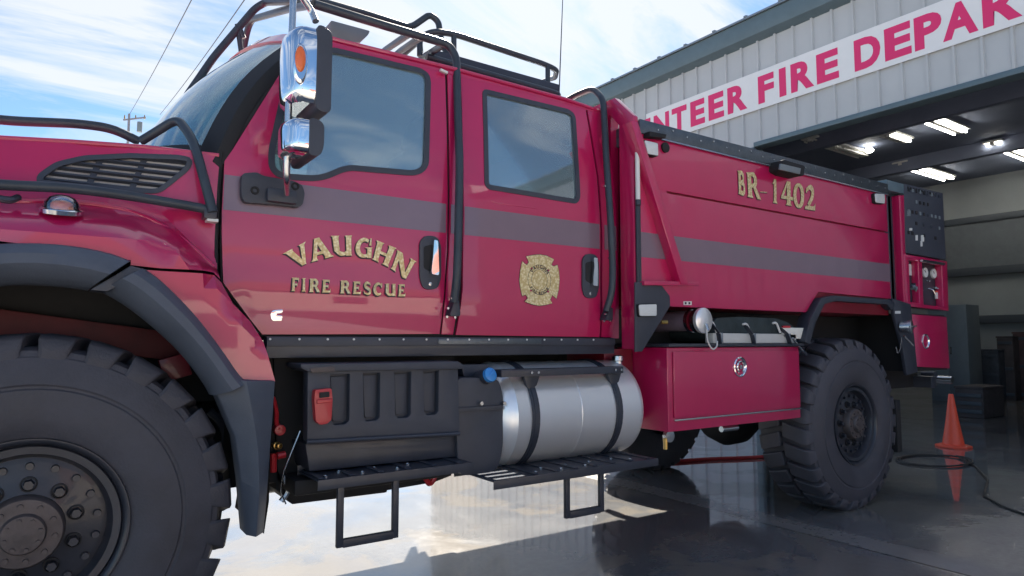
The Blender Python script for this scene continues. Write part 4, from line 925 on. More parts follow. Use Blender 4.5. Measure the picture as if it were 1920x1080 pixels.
# --- water tank body
YB = 2.60
BY = fl(YB); bw = lambda u, v, Y=YB: (lambda p: (p.x, p.z))(PY(u, v, Y))
TB = empty('tank_body', (4.0, CYL, 1.4), T)
X0, X1 = 2.64, 5.36
for far in (False, True):
    side_ = [(X0, 2.40), (X1, 2.40), (X1, 1.535), (5.20, 1.535), (4.36, 1.545), (4.20, 1.40), (X0, 1.40)]
    # lower band, groove and upper band are separate skins with a shadow gap between them
    g = MB(); sheet(g, [(X0, 2.061), (X1, 2.061), (X1, 2.40), (X0, 2.40)], [], BY, .02, 0, .25, far); g.build('side_panel', RED, TB, .004)
    g = MB(); sheet(g, [(X0, 2.049), (X0, 1.40), (4.20, 1.40), (4.36, 1.545), (5.20, 1.535), (X1, 1.535), (X1, 2.049)], [], BY, .02, 0, .25, far); SP = g.build('side_panel', RED, TB, .004)
    g = MB(); sheet(g, [(X0, 2.065), (X0, 2.045), (2.86, 2.045), (2.86, 2.065)], [], BY, .02, -.0008, 0, far); g.build('panel_joint', RED, TB)
    g = MB(); sheet(g, [(X0, 1.665), (X1 - .003, 1.665), (X1 - .003, 1.805), (X0, 1.805)], [], BY, .001, .0015, 0, far); g.build('stripe', STRIPE, TB)
    g = MB(); sheet(g, [(2.64, 2.36), (5.37, 2.36), (5.37, 2.44), (2.64, 2.44)], [], BY, .03, .012, 0, far); CPG = g.build('coping', ALT, TB, .004)
    g = MB(); g.tube([(2.68, flip(2.590, far), 2.353), (5.36, flip(2.590, far), 2.353)], .006, 8); g.build('coping_trim', STEEL, CPG)
    if not far:
        o = None; NP = 22
        for k in range(NP):
            x = 2.78 + k * .121
            if o is None: g = MB(); g.cyl((x, 2.588, 2.40), (x, 2.582, 2.40), .0055, seg=8); o = g.build('coping_screw', STEEL, CPG); l0 = o.location.copy()
            else: dup(o, CPG, (l0.x + k * .121, l0.y, l0.z + (.018 if k % 3 == 1 else 0)))
g = MB(); g.box(X0 + .06, X1, 2.62, 2 * CYL - 2.62, 1.405, 2.36); g.build('water_tank', DRED, TB, .01)
g = MB(); g.box(X0 + .04, X1 + .005, 2.615, 2 * CYL - 2.615, 2.36, 2.425); g.build('tank_top', ALT, TB, .01)
g = MB(); g.box(X0 + .02, X0 + .06, 2.625, 2 * CYL - 2.625, 2.33, 2.44); g.build('front_coping', ALT, TB, .004)
# vertical box mouldings
for x in (4.62, 5.00):
    g = MB(); g.box(x, x + .11, 2.594, 2.60, 1.82, 2.04); g.box(x, x + .11, 2.5942, 2.60, 2.075, 2.34); 
g = MB(); sheet(g, [bw(*q_) for q_ in [(1281, 565), (1296, 565), (1296, 572), (1281, 572)]], [], BY, .004, .004); g.build('data_plate', WHITE, TB)
for u in (1284.5, 1291.5):
    g = MB(); sheet(g, [bw(*q_) for q_ in [(u - 1.5, 566.5), (u + 1.5, 566.5), (u + 1.5, 570.5), (u - 1.5, 570.5)]], [], BY, .002, .0055); g.build('plate_mark', SEAM, TB)
# gold unit number
def number():
    Z = lambda x, y: (1280 + x / 6.75, 280 + y / 6.75)
    for ch, Qd in (('B', [(690, 268), (785, 290), (800, 590), (700, 562)]), ('R', [(800, 290), (945, 300), (985, 640), (815, 600)]), ('-', [(972, 502), (1068, 512), (1068, 575), (972, 570)]), ('1', [(1118, 372), (1200, 385), (1205, 690), (1118, 670)]), ('4', [(1235, 395), (1388, 415), (1392, 722), (1232, 690)]), ('0', [(1390, 420), (1535, 440), (1535, 760), (1392, 730)]), ('2', [(1545, 455), (1665, 470), (1675, 778), (1535, 755)])):
        letter(ch, [Z(*q_) for q_ in Qd], BY, TB, .004, True)
number()
# headboard frame behind the cab, standing across the truck
HB = empty('headboard_frame', (2.60, CYL, 1.2), T)
def yzprism(poly, x0, x1, name, m, parent, bev=.006):
    g = MB(); pts, tris, bnd = tri2d(poly); n = len(pts)
    vs = [(x0, p[0], p[1]) for p in pts] + [(x1, p[0], p[1]) for p in pts]
    g.add(vs, [tuple(q_) for q_ in tris] + [tuple(i + n for i in q_[::-1]) for q_ in tris] + [(a, b, b + n, a + n) for a, b in bnd]); return g.build(name, m, parent, bev)
L_ = [(2.60, 1.16), (2.60, 2.455), (2.745, 2.60), (CYL, 2.615)]; I_ = [(2.715, 1.16), (2.715, 2.43), (2.79, 2.51), (CYL, 2.525)]
mir = lambda l: [(2 * CYL - y, z) for y, z in l[::-1]]
yzprism(L_ + mir(L_)[1:] + mir(I_) + I_[::-1][1:], 2.598, 2.638, 'headboard', RED, HB, .008)
# diagonal brace down the side
for far in (False, True):
    br = [bw(*q_, 2.54) for q_ in [(1184, 226), (1197, 228), (1293, 533), (1278, 533)]]
    g = MB(); sheet(g, br, [], BY, .075, .058, 0, far); g.build('diagonal_brace', RED, HB, .008)
    g = MB(); sheet(g, [bw(*q_) for q_ in [(1196, 528), (1298, 529), (1299, 537), (1196, 536)]], [], BY, .06, .05, 0, far); g.build('brace_foot', RED, HB, .004)
g = MB(); g.box(2.60, 2.632, 2.585, 2.597, 1.16, 2.05); g.build('edge_strip', BLK, HB, .003)
a = PY(1190.5, 278, 2.58); b = PY(1194, 374, 2.58)
g = MB(); g.tube([(2.605, 2.578, b.z), (2.605, 2.578, a.z)], .013, 12); o = g.build('strip_lamp', WHITE, HB)
g = MB(); g.cyl((2.605, 2.578, b.z - .03), (2.605, 2.578, b.z - .002), .016, seg=10); g.build('lamp_socket', BLK, o)
# lamp plate
lp = [bw(*q_, 2.57) for q_ in [(1191, 529), (1238, 531), (1256, 555), (1257, 573), (1204, 659), (1191, 660)]]
g = MB(); sheet(g, lp, [], fl(2.57), .008); LPL = g.build('lamp_plate', PLAS, HB, .002)
def flood(name, quad, Y, depth, parent, lens=LENS, body=SEAM, r=.012):
    P_ = [bw(*q_, Y) for q_ in quad]; g = MB(); sheet(g, rc(P_, r, 3), [], fl(Y), depth); o = g.build(name, body, parent, .005)
    g = MB(); sheet(g, rc(inset(P_, .006), r * .8, 3), [], fl(Y - .006), .012); g.build('lens', lens, o, .003); return o
flood('side_lamp', [(1196, 570), (1231, 569), (1231, 594), (1198, 594)], 2.555, .02, LPL)
# body lamps
flood('scene_lamp', [(1206, 262), (1233, 268), (1234, 294), (1213, 290)], 2.565, .04, TB)
g = MB(); g.prism([bw(*q_) for q_ in [(1206, 250), (1238, 256), (1236, 263), (1206, 260)]], 2.55, 2.60); g.build('lamp_hood', SEAM, TB, .004)
c = bw(1246, 277); g = MB(); g.lathe((c[0], 2.60, c[1]), (0, -1, 0), [(0, .030), (.012, .030), (.016, .024), (.016, 0)], 16); g.build('cable_gland', SEAM, TB)
g = MB(); sheet(g, rc([bw(*q_, 2.52) for q_ in [(1463, 300), (1504, 312), (1502, 331), (1474, 325), (1462, 318)]], .015, 3), [], fl(2.50), .11); WK = g.build('work_lamp', SEAM, TB, .012)
g = MB(); sheet(g, [bw(*q_, 2.50) for q_ in [(1462, 307), (1500, 316), (1498, 327), (1460, 318)]], [], fl(2.492), .012); g.build('lens', GREYC, WK, .003)
flood('rear_side_lamp', [(1639, 362), (1658, 363), (1659, 383), (1641, 381)], 2.575, .03, TB, r=.02)
# wheel arch flare of the rear axle
for far in (False, True):
    ra = [(4.12, 1.20), (4.20, 1.36), (4.34, 1.50), (4.5, 1.525), (5.25, 1.525), (5.36, 1.50)]
    rb = [(4.18, 1.18), (4.26, 1.33), (4.38, 1.46), (4.52, 1.485), (5.22, 1.485), (5.30, 1.44)]
    g = MB(); g.prism(ra + rb[::-1], flip(2.565, far), flip(2.66, far)); g.build('rear_arch_flare', BLK, TB, .008)
    g = MB(); g.prism([(5.34, 1.535), (5.62, 1.50), (5.68, .96), (5.50, .94), (5.44, 1.20), (5.34, 1.42)], flip(2.575, far), flip(2.60, far)); PLt = g.build('rear_arch_plate', BLK, TB, .006)
    g = MB(); g.box(5.40, 5.47, flip(2.62, far), flip(2.95, far), .35, .75); g.build('mud_flap', SEAM, TB, .005)
p = PY(1690, 613, 2.57); g = MB(); g.lathe((p.x, 2.575, p.z), (0.25, -1, 0), [(0, .045), (.05, .045), (.052, .052), (.075, .052), (.08, .045), (.08, 0)], 24); g.build('inlet_cap', STEEL, TB, 0, 40)
g = MB(); g.bar((p.x - .05, 2.485, p.z), (p.x + .05, 2.485, p.z + .005), .012, .012); g.build('cap_handle', STEEL, TB, .003)
g = MB(); g.tube([PY(1690, 632, 2.52), PY(1688, 655, 2.54), PY(1683, 664, 2.56), PY(1680, 650, 2.56)], .004, 6, .03); g.build('cap_chain', STEEL, TB)
g = MB(); g.tube([PY(1695, 630, 2.52), PY(1712, 648, 2.50)], .010, 8); g.build('inlet_lever', STEEL, TB)
g = MB(); sheet(g, [bw(*q_, 2.57) for q_ in [(1678, 583), (1688, 583), (1688, 588), (1678, 588)]], [], fl(2.57), .003, .003); g.build('data_plate', WHITE, TB)
# --- side compartment box
CB = empty('side_compartment', (3.46, 2.9, .70), T)
g = MB(); g.box(2.835, 4.10, 2.60, 3.35, .70, 1.168); g.build('compartment_body', RED, CB, .006)
g = MB(); g.box(2.875, 4.085, 2.588, 2.598, .775, 1.145); DRR = g.build('compartment_door', RED, CB, .005)
g = MB(); g.box(2.875, 4.085, 2.584, 2.599, .758, .768); g.build('door_trim', STEEL, CB, .002)
g = MB(); g.box(2.82, 4.12, 2.57, 3.35, 1.172, 1.19); g.build('box_tray', BLK, CB, .003)
g = MB(); g.box(2.60, 2.83, 2.86, 3.2, .72, 1.16); g.build('box_side', DRED, CB, .01)
p = bw(1387, 688, 2.588); g = MB(); g.lathe((p[0], 2.588, p[1]), (0, -1, 0), [(0, .062), (.006, .062), (.009, .055), (.004, .050), (-.0035, .046), (-.0035, .0)], 36); o = g.build('ring_latch', CHROME, DRR, 0, 40)
g = MB(); g.tube([(p[0] + .034 * math.cos(R(a)), 2.580, p[1] + .034 * math.sin(R(a))) for a in range(-60, 250, 20)], .006, 8); g.build('pull_ring', CHROME, o)
g = MB(); g.cyl((p[0], 2.589, p[1]), (p[0], 2.578, p[1]), .014, seg=14); g.build('lock_barrel', STEEL, o)
# things under the box
p = PY(1257, 818, 2.62); g = MB(); g.lathe((p.x, 2.63, p.z), (0, -1, 0), [(-.02, .03), (0, .034), (.01, .034), (.012, .02), (.012, 0)], 18); g.build('drain_fitting', STEEL, CB)
g = MB(); g.cyl((p.x - .03, 2.63, p.z - .01), (p.x - .03, 2.63, p.z - .07), .012, seg=10); g.build('drain_nozzle', BRASS, CB)
p = PY(1368, 803, 2.70); g = MB(); g.cyl((p.x - .08, 2.70, p.z), (p.x + .07, 2.70, p.z), .018, seg=12); g.build('marker_lamp', STEEL, CB)
# --- valve pipe, bag and board on top of the box
p0, p1 = PY(1262, 605, 2.90), PY(1296, 602, 2.68)
d = Vector((0.02, -1, 0)).normalized(); pc = PY(1322, 601, 2.56)
g = MB(); g.cyl(pc - d * .85, pc - d * .10, .060, seg=24); g.build('intake_pipe', HOSEG, CB)
for k, (h, r_, m_) in enumerate(((.105, .068, STEEL), (.085, .064, DRED), (.060, .070, STEEL), (.035, .066, DRED))):
    g = MB(); g.lathe(pc - d * h, d, [(0, .05), (0, r_), (.016, r_), (.016, .05)], 28); g.build('pipe_collar', m_, CB, 0, 40)
g = MB(); g.lathe(pc - d * .02, d, [(-.01, .055), (-.008, .074), (.014, .075), (.02, .068), (.021, .0)], 36); IC = g.build('intake_cap', ALU, CB, 0, 40)
g = MB(); g.cyl(pc + Vector((0, -.006, -.02)), pc + Vector((0, -.02, -.06)), .008, seg=8); g.build('cap_lug', STEEL, IC)
g = MB(); g.tube([PY(1325, 617, 2.52), PY(1326, 640, 2.52), PY(1336, 657, 2.53), PY(1344, 650, 2.55), PY(1345, 640, 2.56)], .0045, 6, .05); g.build('cap_lanyard', WHITE, IC)
g = MB(); c_ = [PY(1240, 604, 2.66), PY(1246, 605, 2.66)]; g.cyl(c_[0], c_[0] + Vector((.03, -.02, 0)), .012, seg=8); g.build('pipe_bolt', BRASS, CB)
KB = empty('strapped_kit', (3.6, 2.8, 1.19), T)
g = MB(); g.prism(rc([bw(*q_, 2.66) for q_ in [(1332, 597), (1380, 594), (1452, 597), (1476, 606), (1500, 630), (1492, 643), (1400, 642), (1335, 640)]], .05, 5), 2.64, 3.0); g.build('canvas_bag', CANV, KB, .02)
g = MB(); g.box(bw(1340, 640, 2.59)[0], bw(1496, 640, 2.59)[0], 2.60, 2.66, 1.192, 1.252); g.build('white_board', BOARD, KB, .004)
for u in (1352, 1414, 1480):
    x = bw(u, 640, 2.58)[0]; g = MB(); g.box(x, x + .035, 2.590, 2.599, 1.195, 1.255); g.build('board_clip', STEEL, KB, .002)
for (a, b, c_) in (((1330, 603), (1347, 625), (1350, 645)), ((1395, 607), (1410, 628), (1414, 646)), ((1451, 605), (1475, 626), (1482, 646))):
    A_ = [PY(*a, 2.60), PY(*b, 2.575), PY(*c_, 2.575)]
    g = MB(); 
    for s_, e__ in zip(A_, A_[1:]): g.bar(s_, e__, .006, .03, (0, 1, 0))
    g.build('rubber_strap', BLK, KB, .002)
    p = PY(a[0] - 2, a[1] + 1, 2.585); g = MB(); g.tube([p, p + Vector((.035, 0, .005)), p + Vector((.055, 0, -.025)), p + Vector((.075, 0, -.06))], .007, 8, .015); g.build('strap_hook', WHITE, KB)
g = MB(); g.prism([bw(*q_, 2.60) for q_ in [(1464, 614), (1517, 615), (1515, 636), (1478, 634), (1470, 632)]], 2.60, 2.612); g.build('booklet', BOOK, KB, .002)
g = MB(); g.prism([bw(*q_, 2.61) for q_ in [(1465, 611), (1479, 611), (1479, 615), (1465, 615)]], 2.598, 2.606); g.build('booklet_tab', LRED, KB)
g = MB(); g.tube([PY(1486, 634, 2.58), PY(1508, 661, 2.58)], .008, 8); g.build('bar_handle', STEEL, KB)
g = MB(); g.tube([PY(1506, 659, 2.58), PY(1511, 665, 2.58)], .013, 8); g.build('bar_grip', BLK, KB)

# --- pump module at the back
PM = empty('pump_module', (5.95, CYL, 1.0), T)
PXZ = lambda l, Y=2.60: [bw(u, v, Y) for u, v in l]
tl = PXZ([(1695, 344), (1768, 362), (1774, 487), (1698, 474)])
g = MB(); g.box(5.42, tl[1][0], 2.66, 2 * CYL - 2.66, 1.5, 2.40); g.build('module_core', BLK, PM, .01)
g = MB(); sheet(g, [tl[0], tl[1], (tl[2][0], tl[2][1]), (tl[3][0], tl[3][1])], [], fl(2.60), .08); CPN = g.build('control_shroud', GREYC if False else PLAS, PM, .006)
a = PY(1695, 344, 2.60); b = PY(1660, 349, 2.85)
g = MB(); vs = [(5.40, 2.66, 2.33), (5.66, 2.66, 2.33), (5.66, 2.60, 2.50), (5.40, 2.80, 2.50), (5.40, 2.66, 2.36)]
g.box(5.38, tl[0][0] + .005, 2.603, 2 * CYL - 2.603, 2.40, tl[0][1] - .003); g.build('shroud_hood', TRIMM, PM, .006)
g = MB(); g.box(tl[0][0], tl[1][0], 2.685, 2 * CYL - 2.61, 2.40, tl[0][1] - .01); g.build('shroud_top', TRIMM, PM, .006)
# switches and gauges on the dark shroud
for k in range(11):
    p = bw(1702 + k * 5.2, 351 + k * 1.25); g = MB(); g.box(p[0] - .008, p[0] + .008, 2.594, 2.601, p[1] - .016, p[1] + .004); g.build('vent_slot', SEAM, CPN)
random.seed(3)
o = None
for r_ in range(5):
    for c2 in range(9):
        if random.random() < .35 and r_ > 0: continue
        u = 1703 + c2 * 7.2; v = 356 + r_ * 20 + c2 * 1.5
        p = bw(u, v); w = .009 + .006 * random.random()
        g = MB(); g.box(p[0] - w, p[0] + w, 2.592, 2.601, p[1] - .014, p[1] + .014); g.build('panel_switch', (BLK, SEAM, GREYC)[random.randrange(3)], CPN, .002, seg=1)
for u, v, w, h, m_ in ((1707, 430, 2.2, 2.2, WHITE), (1718, 446, 1.6, 5, WHITE), (1729, 447, 2.3, 6, WHITE), (1727, 457, 1.3, 5, WHITE), (1703, 400, 3, 5, GREYC)):
    g = MB(); sheet(g, PXZ([(u - w, v - h), (u + w, v - h), (u + w, v + h), (u - w, v + h)]), [], fl(2.594), .008); g.build('panel_plate', m_, CPN)
# red frame with gauges
fr0 = PXZ([(1694, 476), (1776, 490), (1779, 583), (1700, 574)])
hA = PXZ([(1704, 487), (1722, 490), (1725, 568), (1707, 566)]); hB = PXZ([(1729, 492), (1766, 497), (1769, 575), (1732, 571)])
g = MB(); sheet(g, fr0, [hA, hB], fl(2.60), .06); GF = g.build('gauge_frame', RED, PM, .005)
g = MB(); sheet(g, fr0, [], fl(2.665), .02); g.build('gauge_panel', BLK, PM)
for u, v, r_ in ((1732.5, 511, .042), (1748.5, 513, .042), (1757, 507, .018), (1735, 526, .008), (1740, 527, .008), (1752, 540, .012)):
    p = bw(u, v, 2.66); g = MB(); g.lathe((p[0], 2.665, p[1]), (0, -1, 0), [(0, r_), (.02, r_), (.022, r_ * .86), (.018, r_ * .84), (.018, 0)], 24); o = g.build('gauge' if r_ > .03 else 'indicator', WHITE if r_ > .03 else STEEL, GF)
    if r_ > .03: g = MB(); g.bar((p[0], 2.645, p[1]), (p[0] - .02, 2.645, p[1] + .018), .003, .004); g.build('gauge_needle', SEAM, o)
g = MB(); sheet(g, PXZ([(1703, 495), (1709, 496), (1710, 517), (1704, 516)], 2.66), [], fl(2.655), .01); g.build('level_scale', WHITE, GF)
g = MB(); sheet(g, PXZ([(1710, 496), (1718, 497), (1718, 518), (1711, 517)], 2.66), [], fl(2.65), .015); g.build('level_display', mat('display_teal', (.05, .25, .22), .2, 0, .5), GF, .002)
random.seed(5)
for k in range(16):
    u = random.choice([random.uniform(1706, 1718), random.uniform(1733, 1762)]); v = random.uniform(530, 563); p = bw(u, v, 2.66)
    g = MB(); l_ = random.uniform(.02, .06)
    if k % 3: g.cyl((p[0], 2.665, p[1]), (p[0], 2.665 - l_, p[1]), random.uniform(.008, .02), seg=10)
    else: g.tube([(p[0], 2.66, p[1]), (p[0] + .01, 2.63, p[1] - .01), (p[0] + .03, 2.62, p[1] - .05)], .008, 8, .01)
    g.build('valve_handle', (STEEL, BLK, STEEL, GREYC)[k % 4], GF, 0)
g = MB(); sheet(g, PXZ([(1752, 547), (1762, 548), (1762, 561), (1753, 560)], 2.65), [], fl(2.64), .01); g.build('warning_plate', WHITE, GF)
g = MB(); sheet(g, PXZ([(1752, 545.5), (1762, 546.5), (1762, 549), (1752, 548)], 2.65), [], fl(2.638), .01); g.build('plate_header', CONEM, GF)
g = MB(); g.tube([PY(1728, 489, 2.58), PY(1770, 495, 2.58)], .012, 10); g.build('grab_bar', STEEL, GF)
# front-facing red post and the reel seen in the gap
g = MB(); ps = PXZ([(1686, 366), (1696, 366), (1703, 574), (1696, 574)]); g.prism(ps, 2.603, 2.67); g.build('corner_post', RED, PM, .004)
g = MB(); g.box(5.50, 5.545, 2.66, 2.90, 1.50, 2.38); g.build('corner_post', RED, PM, .004)
g = MB(); c = bw(1668, 432, 2.75); g.lathe((c[0] + .03, 2.85, c[1]), (0, -1, 0), [(0, .26), (.012, .27), (.02, .26), (.015, .22), (.0, .20)], 40); RL = g.build('hose_reel', STEEL, PM, 0, 40)
g = MB(); g.lathe((c[0] + .03, 2.86, c[1]), (0, 1, 0), [(0, .2), (.2, .2)], 24); g.build('reel_drum', BLK, RL)
# lower cabinet
cb = PXZ([(1703, 589), (1775, 594), (1781, 691), (1709, 687)])
g = MB(); g.box(cb[0][0], cb[1][0] + .01, 2.62, 3.2, cb[2][1] - .01, 1.43); g.build('cabinet_body', SEAM, PM, .005)
g = MB(); sheet(g, cb, [], fl(2.60), .02); CD = g.build('cabinet_door', RED, PM, .005)
g = MB(); sheet(g, PXZ([(1702, 588), (1704, 588), (1711, 690), (1708, 690)]), [], fl(2.592), .02); g.build('door_edge_trim', WHITE, CD, .001)
p = bw(1735, 640); g = MB(); g.lathe((p[0], 2.60, p[1]), (0, -1, 0), [(0, .062), (.006, .062), (.009, .055), (.004, .050), (-.003, .046), (-.003, .0)], 30); g.build('ring_latch', CHROME, CD, 0, 40)
for u, v in ((1712, 700), (1743, 703), (1775, 712), (1722, 715)):
    p = PY(u, v, 2.9); g = MB(); g.cyl((p.x, 3.0, p.z), (p.x, 2.85, p.z), .035, seg=12); g.build('discharge_fitting', STEEL if u != 1743 else BLK, PM, 0)
g = MB(); g.box(5.5, 6.35, 2.9, 2 * CYL - 2.9, .80, 1.0); g.build('rear_underframe', SEAM, PM, .01)
g = MB(); g.box(6.30, 6.40, 2.75, 2 * CYL - 2.75, .80, .90); g.build('rear_step', BLK, PM, .01)

# --- cab interior
g = MB(); g.box(.95, 2.60, 2.84, 2 * CYL - 2.84, 2.50, 2.53); g.build('headliner', mat('headliner_grey', (.34, .34, .36), .9, var=.1), T, .01)
for (x, y) in ((1.28, 3.15), (1.28, 4.29), (2.16, 3.2), (2.16, 4.24)):
    S_ = empty('seat', (x, y, 1.3), T)
    g = MB(); g.box(x - .28, x + .22, y - .24, y + .24, 1.50, 1.64); g.build('seat_cushion', FABRIC, S_, .04, 50)
    g = MB(); g.prism(rc([(x + .14, 1.56), (x + .32, 1.56), (x + .40, 2.22), (x + .22, 2.22)], .04), y - .23, y + .23); g.build('seat_back', FABRIC, S_, .04, 50)
    g = MB(); g.prism(rc([(x + .23, 2.24), (x + .37, 2.24), (x + .40, 2.40), (x + .27, 2.40)], .03), y - .13, y + .13); g.build('head_rest', FABRIC, S_, .03, 50)
    g = MB(); g.box(x - .2, x + .2, y - .18, y + .18, 1.26, 1.49); g.build('seat_base', SEAM, S_, .01)
g = MB(); g.prism(rc([(.56, 1.3), (.78, 1.35), (.86, 1.80), (.78, 1.93), (.50, 1.95)], .05), 2.86, 2 * CYL - 2.86); g.build('dashboard', DASH, T, .02)
g = MB(); c = Vector((.98, 3.15, 1.93)); ax = Vector((.85, 0, .55)).normalized(); e1 = Vector((0, 1, 0)); e2 = ax.cross(e1)
g.tube([c + (e1 * math.cos(R(a)) + e2 * math.sin(R(a))) * .22 for a in range(0, 361, 15)], .014, 8); SW = g.build('steering_wheel', PLAS, T)
g = MB(); g.bar(c - e1 * .21, c + e1 * .21, .03, .02); g.tube([c, c - ax * .25], .02, 8); g.build('steering_spokes', PLAS, SW)

# ================================================================== GROUND
def wet_mat():
    m = bpy.data.materials.new('wet_concrete'); m.use_nodes = True; t = m.node_tree; b = t.nodes['Principled BSDF']
    co = N(t, 'ShaderNodeTexCoord'); se = N(t, 'ShaderNodeSeparateXYZ'); L(t, co.outputs['Object'], se.inputs[0])
    def noise(sc, det=5, ro=.6, dist=0.):
        n = N(t, 'ShaderNodeTexNoise'); n.inputs['Scale'].default_value = sc; n.inputs['Detail'].default_value = det; n.inputs['Roughness'].default_value = ro; n.inputs['Distortion'].default_value = dist
        L(t, co.outputs['Object'], n.inputs['Vector']); return n.outputs['Fac']
    def math_(op, a, b_=None, c=None, cl=False):
        n = N(t, 'ShaderNodeMath', operation=op); n.use_clamp = cl
        for i, v in enumerate((a, b_, c)):
            if v is None: continue
            if isinstance(v, (int, float)): n.inputs[i].default_value = v
            else: L(t, v, n.inputs[i])
        return n.outputs[0]
    def rng(a, f0, f1, t0, t1):
        n = N(t, 'ShaderNodeMapRange'); L(t, a, n.inputs[0])
        for i, v in enumerate((f0, f1, t0, t1)): n.inputs[i + 1].default_value = v
        return n.outputs[0]
    def band(coord, c, hw, soft):   # 1 inside |coord-c|<hw
        d = math_('ABSOLUTE', math_('SUBTRACT', coord, c)); return rng(d, hw, hw + soft, 1, 0)
    X, Y = math_('ADD', se.outputs['X'], 4.0), math_('ADD', se.outputs['Y'], 7.9)
    # hosed-down area round the truck; it dries out towards the lower right of the view and beyond the lot
    big = noise(.55, 4, .55, .4); med = noise(2.2, 6, .6, .3); fine = noise(28, 6, .7)
    dxy = math_('SUBTRACT', math_('MULTIPLY', X, 1.0), math_('MULTIPLY', Y, .55))
    dry = rng(math_('ADD', dxy, math_('MULTIPLY', med, 1.6)), 2.7, 4.6, 0, 1)
    nearside = rng(math_('ADD', Y, math_('MULTIPLY', med, .8)), 2.2, 2.8, 1, 0)
    dry = math_('MULTIPLY', dry, nearside)
    far = rng(math_('ADD', math_('ABSOLUTE', math_('SUBTRACT', X, 3)), math_('MULTIPLY', big, 3)), 18.5, 20, 0, 1)
    near0 = rng(math_('ADD', Y, math_('MULTIPLY', big, 2)), 0.3, 1.2, 1, 0)
    far2 = rng(math_('ADD', Y, math_('MULTIPLY', big, 3)), 14.0, 15.5, 0, 1)
    outer = math_('MAXIMUM', math_('MAXIMUM', far, near0), far2)
    damp = rng(big, .42, .58, 0, .10)
    d1 = math_('MAXIMUM', math_('MULTIPLY', dry, .55), outer); dryf = math_('MAXIMUM', d1, damp, cl=True)
    # slab joints and the pale drip edge line
    jx = band(X, 3.93, .006, .006); jx2 = band(X, -1.2, .006, .006); jy = band(math_('ADD', Y, math_('MULTIPLY', X, 0.0)), 1.30, .006, .006)
    joint = math_('MAXIMUM', math_('MAXIMUM', jx, jx2), jy)
    pale = math_('MULTIPLY', band(math_('ADD', X, math_('MULTIPLY', med, .10)), 4.10, .08, .08), rng(fine, .3, .7, .3, 1))
    cw = N(t, 'ShaderNodeMix'); cw.data_type = 'RGBA'
    cd = N(t, 'ShaderNodeValToRGB'); L(t, fine, cd.inputs[0]); cd.color_ramp.elements[0].position = .3; cd.color_ramp.elements[1].position = .75
    cd.color_ramp.elements[0].color = (.36, .31, .26, 1); cd.color_ramp.elements[1].color = (.52, .47, .41, 1)
    cwet = N(t, 'ShaderNodeValToRGB'); L(t, math_('ADD', math_('MULTIPLY', med, .7), math_('MULTIPLY', fine, .3)), cwet.inputs[0]); cwet.color_ramp.elements[0].position = .3; cwet.color_ramp.elements[1].position = .7
    cwet.color_ramp.elements[0].color = (.11, .112, .12, 1); cwet.color_ramp.elements[1].color = (.21, .21, .21, 1)
    L(t, dryf, cw.inputs['Factor']); L(t, cwet.outputs[0], cw.inputs['A']); L(t, cd.outputs[0], cw.inputs['B'])
    c2 = N(t, 'ShaderNodeMix'); c2.data_type = 'RGBA'; L(t, math_('MULTIPLY', pale, .55), c2.inputs['Factor']); L(t, cw.outputs['Result'], c2.inputs['A']); c2.inputs['B'].default_value = (.42, .39, .35, 1)
    c3 = N(t, 'ShaderNodeMix'); c3.data_type = 'RGBA'; L(t, joint, c3.inputs['Factor']); L(t, c2.outputs['Result'], c3.inputs['A']); c3.inputs['B'].default_value = (.03, .028, .026, 1)
    warm_patch = math_('MULTIPLY', rng(noise(.95, 6, .62, .7), .50, .55, 0, 1), rng(dryf, .1, .5, 1, 0))  # brownish patches painted in for the warm sunlit patchwork on wet ground
    c4 = N(t, 'ShaderNodeMix'); c4.data_type = 'RGBA'; L(t, math_('MULTIPLY', warm_patch, .55), c4.inputs['Factor']); L(t, c3.outputs['Result'], c4.inputs['A']); c4.inputs['B'].default_value = (.24, .21, .17, 1)
    L(t, c4.outputs['Result'], b.inputs['Base Color'])
    ro = rng(math_('ADD', dryf, math_('MULTIPLY', pale, .6)), 0, .9, .035, .62)
    L(t, math_('MAXIMUM', math_('ADD', ro, math_('MULTIPLY', rng(noise(1.3, 6, .7, .8), .50, .62, 0, .12), 1.0)), rng(fine, .66, .8, 0, .3)), b.inputs['Roughness'])
    L(t, rng(noise(1.3, 6, .7, .8), .50, .62, .015, .09), b.inputs['Coat Roughness'])
    b.inputs['IOR'].default_value = 1.40
    L(t, math_('MULTIPLY', rng(dryf, 0, .7, 1.0, 0.0), math_('SUBTRACT', 1.0, math_('MULTIPLY', warm_patch, .35))), b.inputs['Coat Weight']); b.inputs['Coat Roughness'].default_value = .02; b.inputs['Coat IOR'].default_value = 1.40
    bp = N(t, 'ShaderNodeBump'); bp.inputs['Distance'].default_value = .004; L(t, rng(dryf, 0, .8, .035, .5), bp.inputs['Strength'])
    L(t, math_('ADD', fine, math_('MULTIPLY', med, 1.2)), bp.inputs['Height']); L(t, bp.outputs[0], b.inputs['Normal'])
    bp2 = N(t, 'ShaderNodeBump'); bp2.inputs['Distance'].default_value = .003; bp2.inputs['Strength'].default_value = .20; L(t, noise(5.0, 5, .6, .5), bp2.inputs['Height']); L(t, bp2.outputs[0], b.inputs['Coat Normal'])
    return m
g = MB(); S_ = 900
g.add([(-S_, -S_, 0), (S_, -S_, 0), (S_, S_, 0), (-S_, S_, 0)], [(0, 1, 2, 3)]); gr = g.build('ground', mat('dry_lot', (.42, .41, .41), .85, var=.18, vscale=.4, bump=.3, bscale=3)); tag(gr, kind='structure')
g = MB(); g.box(-14, 22, -3.2, 19, -.1, .004); ap = g.build('apron', wet_mat()); tag(ap, kind='structure')

